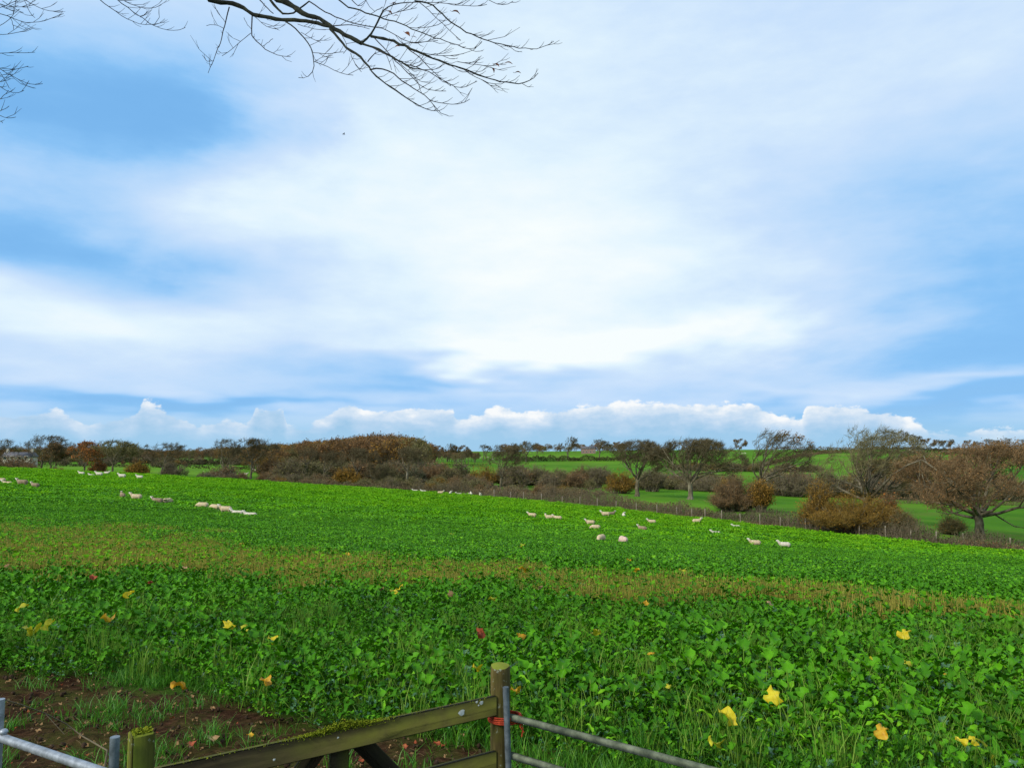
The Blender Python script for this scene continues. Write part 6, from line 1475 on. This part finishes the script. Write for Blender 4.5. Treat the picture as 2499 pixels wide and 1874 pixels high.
# ------------------------------------------------------------------ yellowing leaves that stand out
YL = [  # px, py, size px, colour, label
 (1163, 1628, 40, 'yellow', 'bright yellow kale leaf hanging just left of the tall round post'),
 (1257, 1684, 34, 'orange', 'curled orange-yellow leaf just right of the tall round post'),
 (1886, 1698, 58, 'yellow', 'large ragged yellow leaf at middle right, the tallest of the yellow ones'),
 (1774, 1746, 52, 'yellow', 'ragged yellow leaf lying flat, left below the largest ragged one'),
 (2152, 1783, 48, 'orange', 'orange-yellow upright leaf low in the crop towards the right'),
 (2208, 1545, 38, 'yellow', 'curled yellow leaf higher up in the crop towards the right'),
 (2293, 1640, 26, 'orange', 'small star-shaped orange leaf under the curled yellow one'),
 (2345, 1808, 30, 'yellow', 'yellow leaf at the tip of an arching stalk in the bottom right corner'),
 (2375, 1806, 28, 'yellow', 'second yellow leaf on the arching stalk in the bottom right corner'),
 (2214, 1616, 26, 'olive', 'lime-yellow round leaf between the curled yellow and the small orange one'),
 (2131, 1607, 22, 'olive', 'small pale lime leaf left of the lime-yellow round one'),
 (1745, 1812, 50, 'olive', 'dull olive-yellow leaf near the ground below the flat ragged one'),
 (1590, 1594, 24, 'orange', 'small orange leaf tip right of the tall post, upper of two'),
 (1632, 1673, 22, 'olive', 'small yellow-brown curled leaf right of the tall post, lower of two'),
 (267, 1508, 42, 'orange', 'orange-yellow leaf lying flat at left, above the mud'),
 (80, 1536, 52, 'olive', 'long yellow leaf drooping near the left picture edge'),
 (120, 1523, 34, 'olive', 'greenish yellow leaf just right of the long drooping one'),
 (54, 1481, 34, 'olive', 'round olive-yellow leaf nearest to the left picture edge'),
 (557, 1523, 34, 'yellow', 'bright crumpled yellow leaf left of the middle'),
 (600, 1532, 28, 'olive', 'narrow yellow-green leaf beside the bright crumpled one'),
 (664, 1560, 32, 'yellow', 'hanging bright yellow leaf right of the crumpled one'),
 (435, 1673, 38, 'orange', 'orange leaf low at the edge of the mud'),
 (648, 1660, 34, 'orange', 'brownish orange leaf drooping at the crop edge above the gate'),
 (318, 1449, 26, 'yellow', 'small two-lobed yellow leaf above the flat orange one at left'),
 (370, 1419, 22, 'russet', 'red leaf in the crop just below the stalky strip at left'),
 (225, 1408, 18, 'russet', 'small rust leaf left of the red one below the stalky strip'),
 (18, 1379, 18, 'tan', 'tan leaf below the stalky strip near the left picture edge'),
 (450, 1385, 18, 'tan', 'pinkish tan leaf at the lower side of the stalky strip, left of middle'),
 (960, 1443, 26, 'yellow', 'broad yellow leaf in the middle of the crop, left of a brown one'),
 (976, 1432, 20, 'yellow', 'narrow upright pale leaf at the shoulder of the broad yellow one'),
 (932, 1437, 16, 'tan', 'pinkish brown leaf left of the broad yellow one'),
 (1100, 1447, 24, 'tan', 'brown curled leaf right of the broad yellow one'),
 (1204, 1460, 22, 'olive', 'lime yellow leaf above the tall round post'),
 (1276, 1388, 34, 'orange', 'golden patch of dying leaf in the stalky strip above the tall post'),
 (1172, 1543, 34, 'russet', 'upright dark red dock leaf left above the tall post'),
 (1271, 1551, 28, 'orange', 'golden brown leaf right above the tall post'),
 (1455, 1541, 30, 'olive', 'curled olive-brown leaf farther right above the tall post'),
 (1917, 1445, 18, 'russet', 'rust-red leaf at the right end of the stalky strip'),
 (1878, 1471, 18, 'tan', 'tan leaf below the rust-red one at the end of the stalky strip'),
 (1576, 1470, 16, 'orange', 'small orange leaf under the middle of the stalky strip'),
 (1319, 1433, 18, 'tan', 'peach-coloured leaf in the stalky strip, left of its middle'),
 (1803, 1416, 16, 'orange', 'orange leaf near the right part of the stalky strip'),
 (1533, 1368, 18, 'orange', 'tall thin orange leaf at the upper side of the stalky strip'),
 (1555, 1391, 16, 'orange', 'pale orange leaf right of the tall thin one'),
 (1665, 1393, 18, 'olive', 'lime yellow tuft at the upper side of the stalky strip'),
 (1275, 1330, 16, 'olive', 'yellow-green leaf above the stalky strip, left of the sheep'),
 (1104, 1304, 16, 'olive', 'yellow leaf alone in the green above the stalky strip'),
 (288, 1327, 12, 'yellow', 'pale yellow fleck in the stalky strip at left'),
 (590, 1326, 14, 'yellow', 'small yellow leaf at the end of the broad stalky area'),
 (849, 1351, 14, 'orange', 'orange fleck in the stalky strip left of the middle'),
]
for i, (px, py, sz, mt, lab) in enumerate(YL):
    p = hit(px, py, .40 if py < 1640 else .34); Y = p[1] - .05; p = at(px, py, Y); s = sz * Y / FPX * .78; rg_ = np.random.default_rng(900 + i)
    g = h1(p[0], p[1]); t = thing('yellowing_leaf', lab, 'leaf', (p[0], p[1], g), 'yellowing leaves standing out of the crop'); hh = max(p[2] - g, .06)
    V, Q = blade(rg_, s * 1.15, s * rg_.uniform(.75, 1.0), rg_.uniform(.9, 1.5), rg_.uniform(-.9, .2), 8, 7, ruff=s * .17, lobes=rg_.uniform(1.2, 2.4), curl=rg_.uniform(-.3, .9))
    a = rg_.uniform(-.9, .9) + (3.14 if rg_.random() < .35 else 0); c, s_ = math.cos(a), math.sin(a); V = V - V.mean(0); V = V @ np.array([[c, s_, 0], [-s_, c, 0], [0, 0, 1]]); base = V.reshape(8, 7, 3)[0, 3]
    MB().add(V + (0, 0, hh), Q, tint=rg_.random()).obj('blade', M[mt], t, True)
    st0 = np.array([rg_.normal(0, .05), .1 + rg_.normal(0, .03), -.02]); e_ = base + (0, 0, hh)
    P = np.stack([st0, st0 * .6 + e_ * .4 + (0, 0, .1 * hh), st0 * .2 + e_ * .8 + (0, 0, .08 * hh), e_])
    MB().tubes(P[None], np.array([[.006, .005, .004, .003]]), 4).obj('stalk', M['stalk'], t)
# arching yellow stalk in the corner
q = [at(2345, 1804, 6.3), at(2385, 1800, 6.3), at(2412, 1822, 6.3), at(2425, 1850, 6.3), at(2432, 1885, 6.3)]; gx = q[-1]
q.append(np.array([gx[0] + .01, gx[1] + .02, h1(gx[0], gx[1])]))
ar = thing('yellow_stalk', 'thick arching yellow stalk in the bottom right corner', 'stalk', tuple(q[-1])); Q_, _ = smooth_pl(np.array(q) - np.array(ar.location), 16)
MB().tubes(Q_[None], np.linspace(.006, .012, 16)[None], 6).obj('stem', M['olive'], ar, True)
MB().add(*ell(Q_[10], np.array((.016, .016, .02)))).obj('bud', M['yellow'], ar, True)

# ------------------------------------------------------------------ grass, litter and clods in the gateway


def tuft(seed, n, h, spread, lean=.35, wid=.004):
    rg = np.random.default_rng(seed); mb = MB(); b = np.column_stack([rg.normal(0, spread, (n, 2)), np.full(n, -.01)])
    d = rg.normal(0, lean, (n, 2)); hh = h * rg.uniform(.5, 1.15, n); a = rg.uniform(0, 6.28, n); w = np.stack([np.cos(a), np.sin(a), np.zeros(n)], 1) * wid
    m1 = b + np.column_stack([d * hh[:, None] * .35, hh * .55]); m2 = b + np.column_stack([d * hh[:, None] * 1.0, hh * .95])
    V = np.stack([b - w, b + w, m1 + w * .8, m1 - w * .8, m2], 1).reshape(-1, 3); i = np.arange(n)[:, None] * 5
    return mb.add(V, i + [0, 1, 2, 3], i + [3, 2, 4], tint=np.repeat(rg.random(n), 5))


GR = [tuft(800 + i, 34, (.10, .14, .20, .34, .45)[i], (.05, .06, .05, .05, .06)[i], (.6, .5, .4, .25, .2)[i], (.003, .003, .0035, .004, .004)[i]).mesh('grass_tuft', [M['grass'] if i < 4 else M['stalk']]) for i in range(5)]
P = jgrid(4.6, 13, .10, 1.2, .70); e = P[:, 1] - Ye(P[:, 0]); nn = fbm(P[:, 0], P[:, 1], 1.1, 3); rr = rg.random(len(P))
mudw = np.clip((.9 - P[:, 0] + fbm(P[:, 0], P[:, 1], 1.1, 3) * 2.2) / 1.0, 0, 1) * np.clip((.3 - e - fbm(P[:, 0], P[:, 1], .8, 3) * 1.6) / .5, 0, 1)
keep = ((e < .6) & (rr < (.75 + nn) * (1 - mudw) + mudw * np.clip(nn * 2.2 + .06, .03, .5))) | ((e >= .6) & (rr < .07 + .12 * np.clip(nn * 2, 0, 1)))
P = P[keep]; e = e[keep]; n = len(P); ii = np.where(e > .6, 3 + (rg.random(n) < .3), np.where((e > .1) & (rg.random(n) < np.where(P[:, 0] > .8, .22, .4)), rg.integers(2, 5, n), np.where(P[:, 0] > -.5, rg.integers(0, 3, n), rg.integers(0, 2, n))))
scatter('grass', np.column_stack([P, H(P[:, 0], P[:, 1])]), np.column_stack([np.zeros((n, 2)), rg.uniform(0, 6.28, n)]), rg.uniform(.7, 1.3, n), ii, GR, 'short green grass in the gateway and among the edge of the crop')
# litter
LM = []
for i, mt in enumerate(('tan', 'tan', 'russet', 'straw', 'straw')):
    rg_ = np.random.default_rng(820 + i); mb = MB()
    if mt != 'straw': V, Q = blade(rg_, .06, .035, .2, -.3, 5, 3, ruff=.012, curl=.4); mb.add(V, Q, tint=rg_.random())
    else: mb.tubes(np.array([[(-.05, 0, .008), (0, .006, .014), (.05, 0, .008)]]), np.array([[.003, .003, .002]]), 4, tint=rg_.random())
    LM.append(mb.mesh('litter', M[mt], True))
n = 3400; P = np.column_stack([rg.uniform(-6, 3.5, n), rg.uniform(4.8, 9.4, n)]); k = (P[:, 1] < Ye(P[:, 0]) + .5) & (rg.random(n) < np.where(P[:, 0] < .5, 1, .25)); P = P[k]; n = len(P)
scatter('leaf_litter', np.column_stack([P, H(P[:, 0], P[:, 1]) + .012]), np.column_stack([rg.normal(0, .3, (n, 2)), rg.uniform(0, 6.28, n)]), rg.uniform(.35, 1.0, n), rg.choice(5, n, p=[.15, .13, .04, .38, .30]), LM, 'scattered dead leaves and straw on the mud')
CL = []
for i in range(3):
    rg_ = np.random.default_rng(840 + i); V, Q = ell(np.zeros(3), np.array((.04, .032, .022)), n=9, m=6); V = V * (1 + rg_.normal(0, .16, (len(V), 1))); CL.append(MB().add(V, Q).mesh('clod', M['ground_clod'] if 'ground_clod' in M else M['clod'] if 'clod' in M else pmat('clod', [(.2, (.02, .012, .007)), (.6, (.05, .03, .016)), (.9, (.09, .06, .035))], 20, .9, .15), False))
n = 2600; P = np.column_stack([rg.uniform(-6.5, 2.5, n), rg.uniform(4.8, 9.2, n)]); k = (P[:, 1] < Ye(P[:, 0]) + .2) & (rg.random(n) < np.clip(.9 - P[:, 0] * .5, .1, 1)); P = P[k]; n = len(P)
scatter('mud_clods', np.column_stack([P, H(P[:, 0], P[:, 1]) + .0]), rg.uniform(0, 6.28, (n, 3)), rg.uniform(.2, .95, n) ** 1.8 * .8, rg.integers(0, 3, n), CL, 'small clods of trodden brown mud in the gateway')
# fallen leaves one can pick out
for i, (px, py, sz, mt, lab) in enumerate([
    (615, 1797, 18, 'orange', 'red-orange fallen leaf on the mud above the gate rail'), (466, 1820, 22, 'russet', 'curled reddish leaf on the mud right of the square post'), (880, 1858, 24, 'russet', 'dark red fallen leaf seen beneath the gate rail beside the brace'),
    (1070, 1818, 18, 'russet', 'reddish leaf on the ground beneath the top rail near the tall post'), (990, 1826, 18, 'russet', 'pinkish brown leaf on the ground left of the reddish one under the rail'), (1130, 1798, 16, 'tan', 'pale brown leaf on the ground close to the tall post'),
    (1150, 1772, 34, 'orange', 'long orange-brown leaf on the ground just left of the twine'), (520, 1808, 26, 'tan', 'straw-coloured sliver lying on the mud right of the square post')]):
    p = hit(px, py, .02, y0=3); s = sz * p[1] / FPX; rg_ = np.random.default_rng(950 + i)
    V, Q = blade(rg_, s * 1.2, s * .8, .3, -.3, 6, 5, ruff=s * .1, curl=.5)
    t = thing('fallen_leaf', lab, 'leaf', (p[0], p[1], h1(p[0], p[1]) + .02), rz=rg_.uniform(-1, 1)); MB().add(V, Q, tint=.6).obj('blade', M[mt], t, True)
    MB().tubes(np.array([[(0, -.3 * s, .005), (0, -.1 * s, .004), (0, 0, 0)]]), np.full((1, 3), .0015), 3).obj('stalk', M['twig'], t)
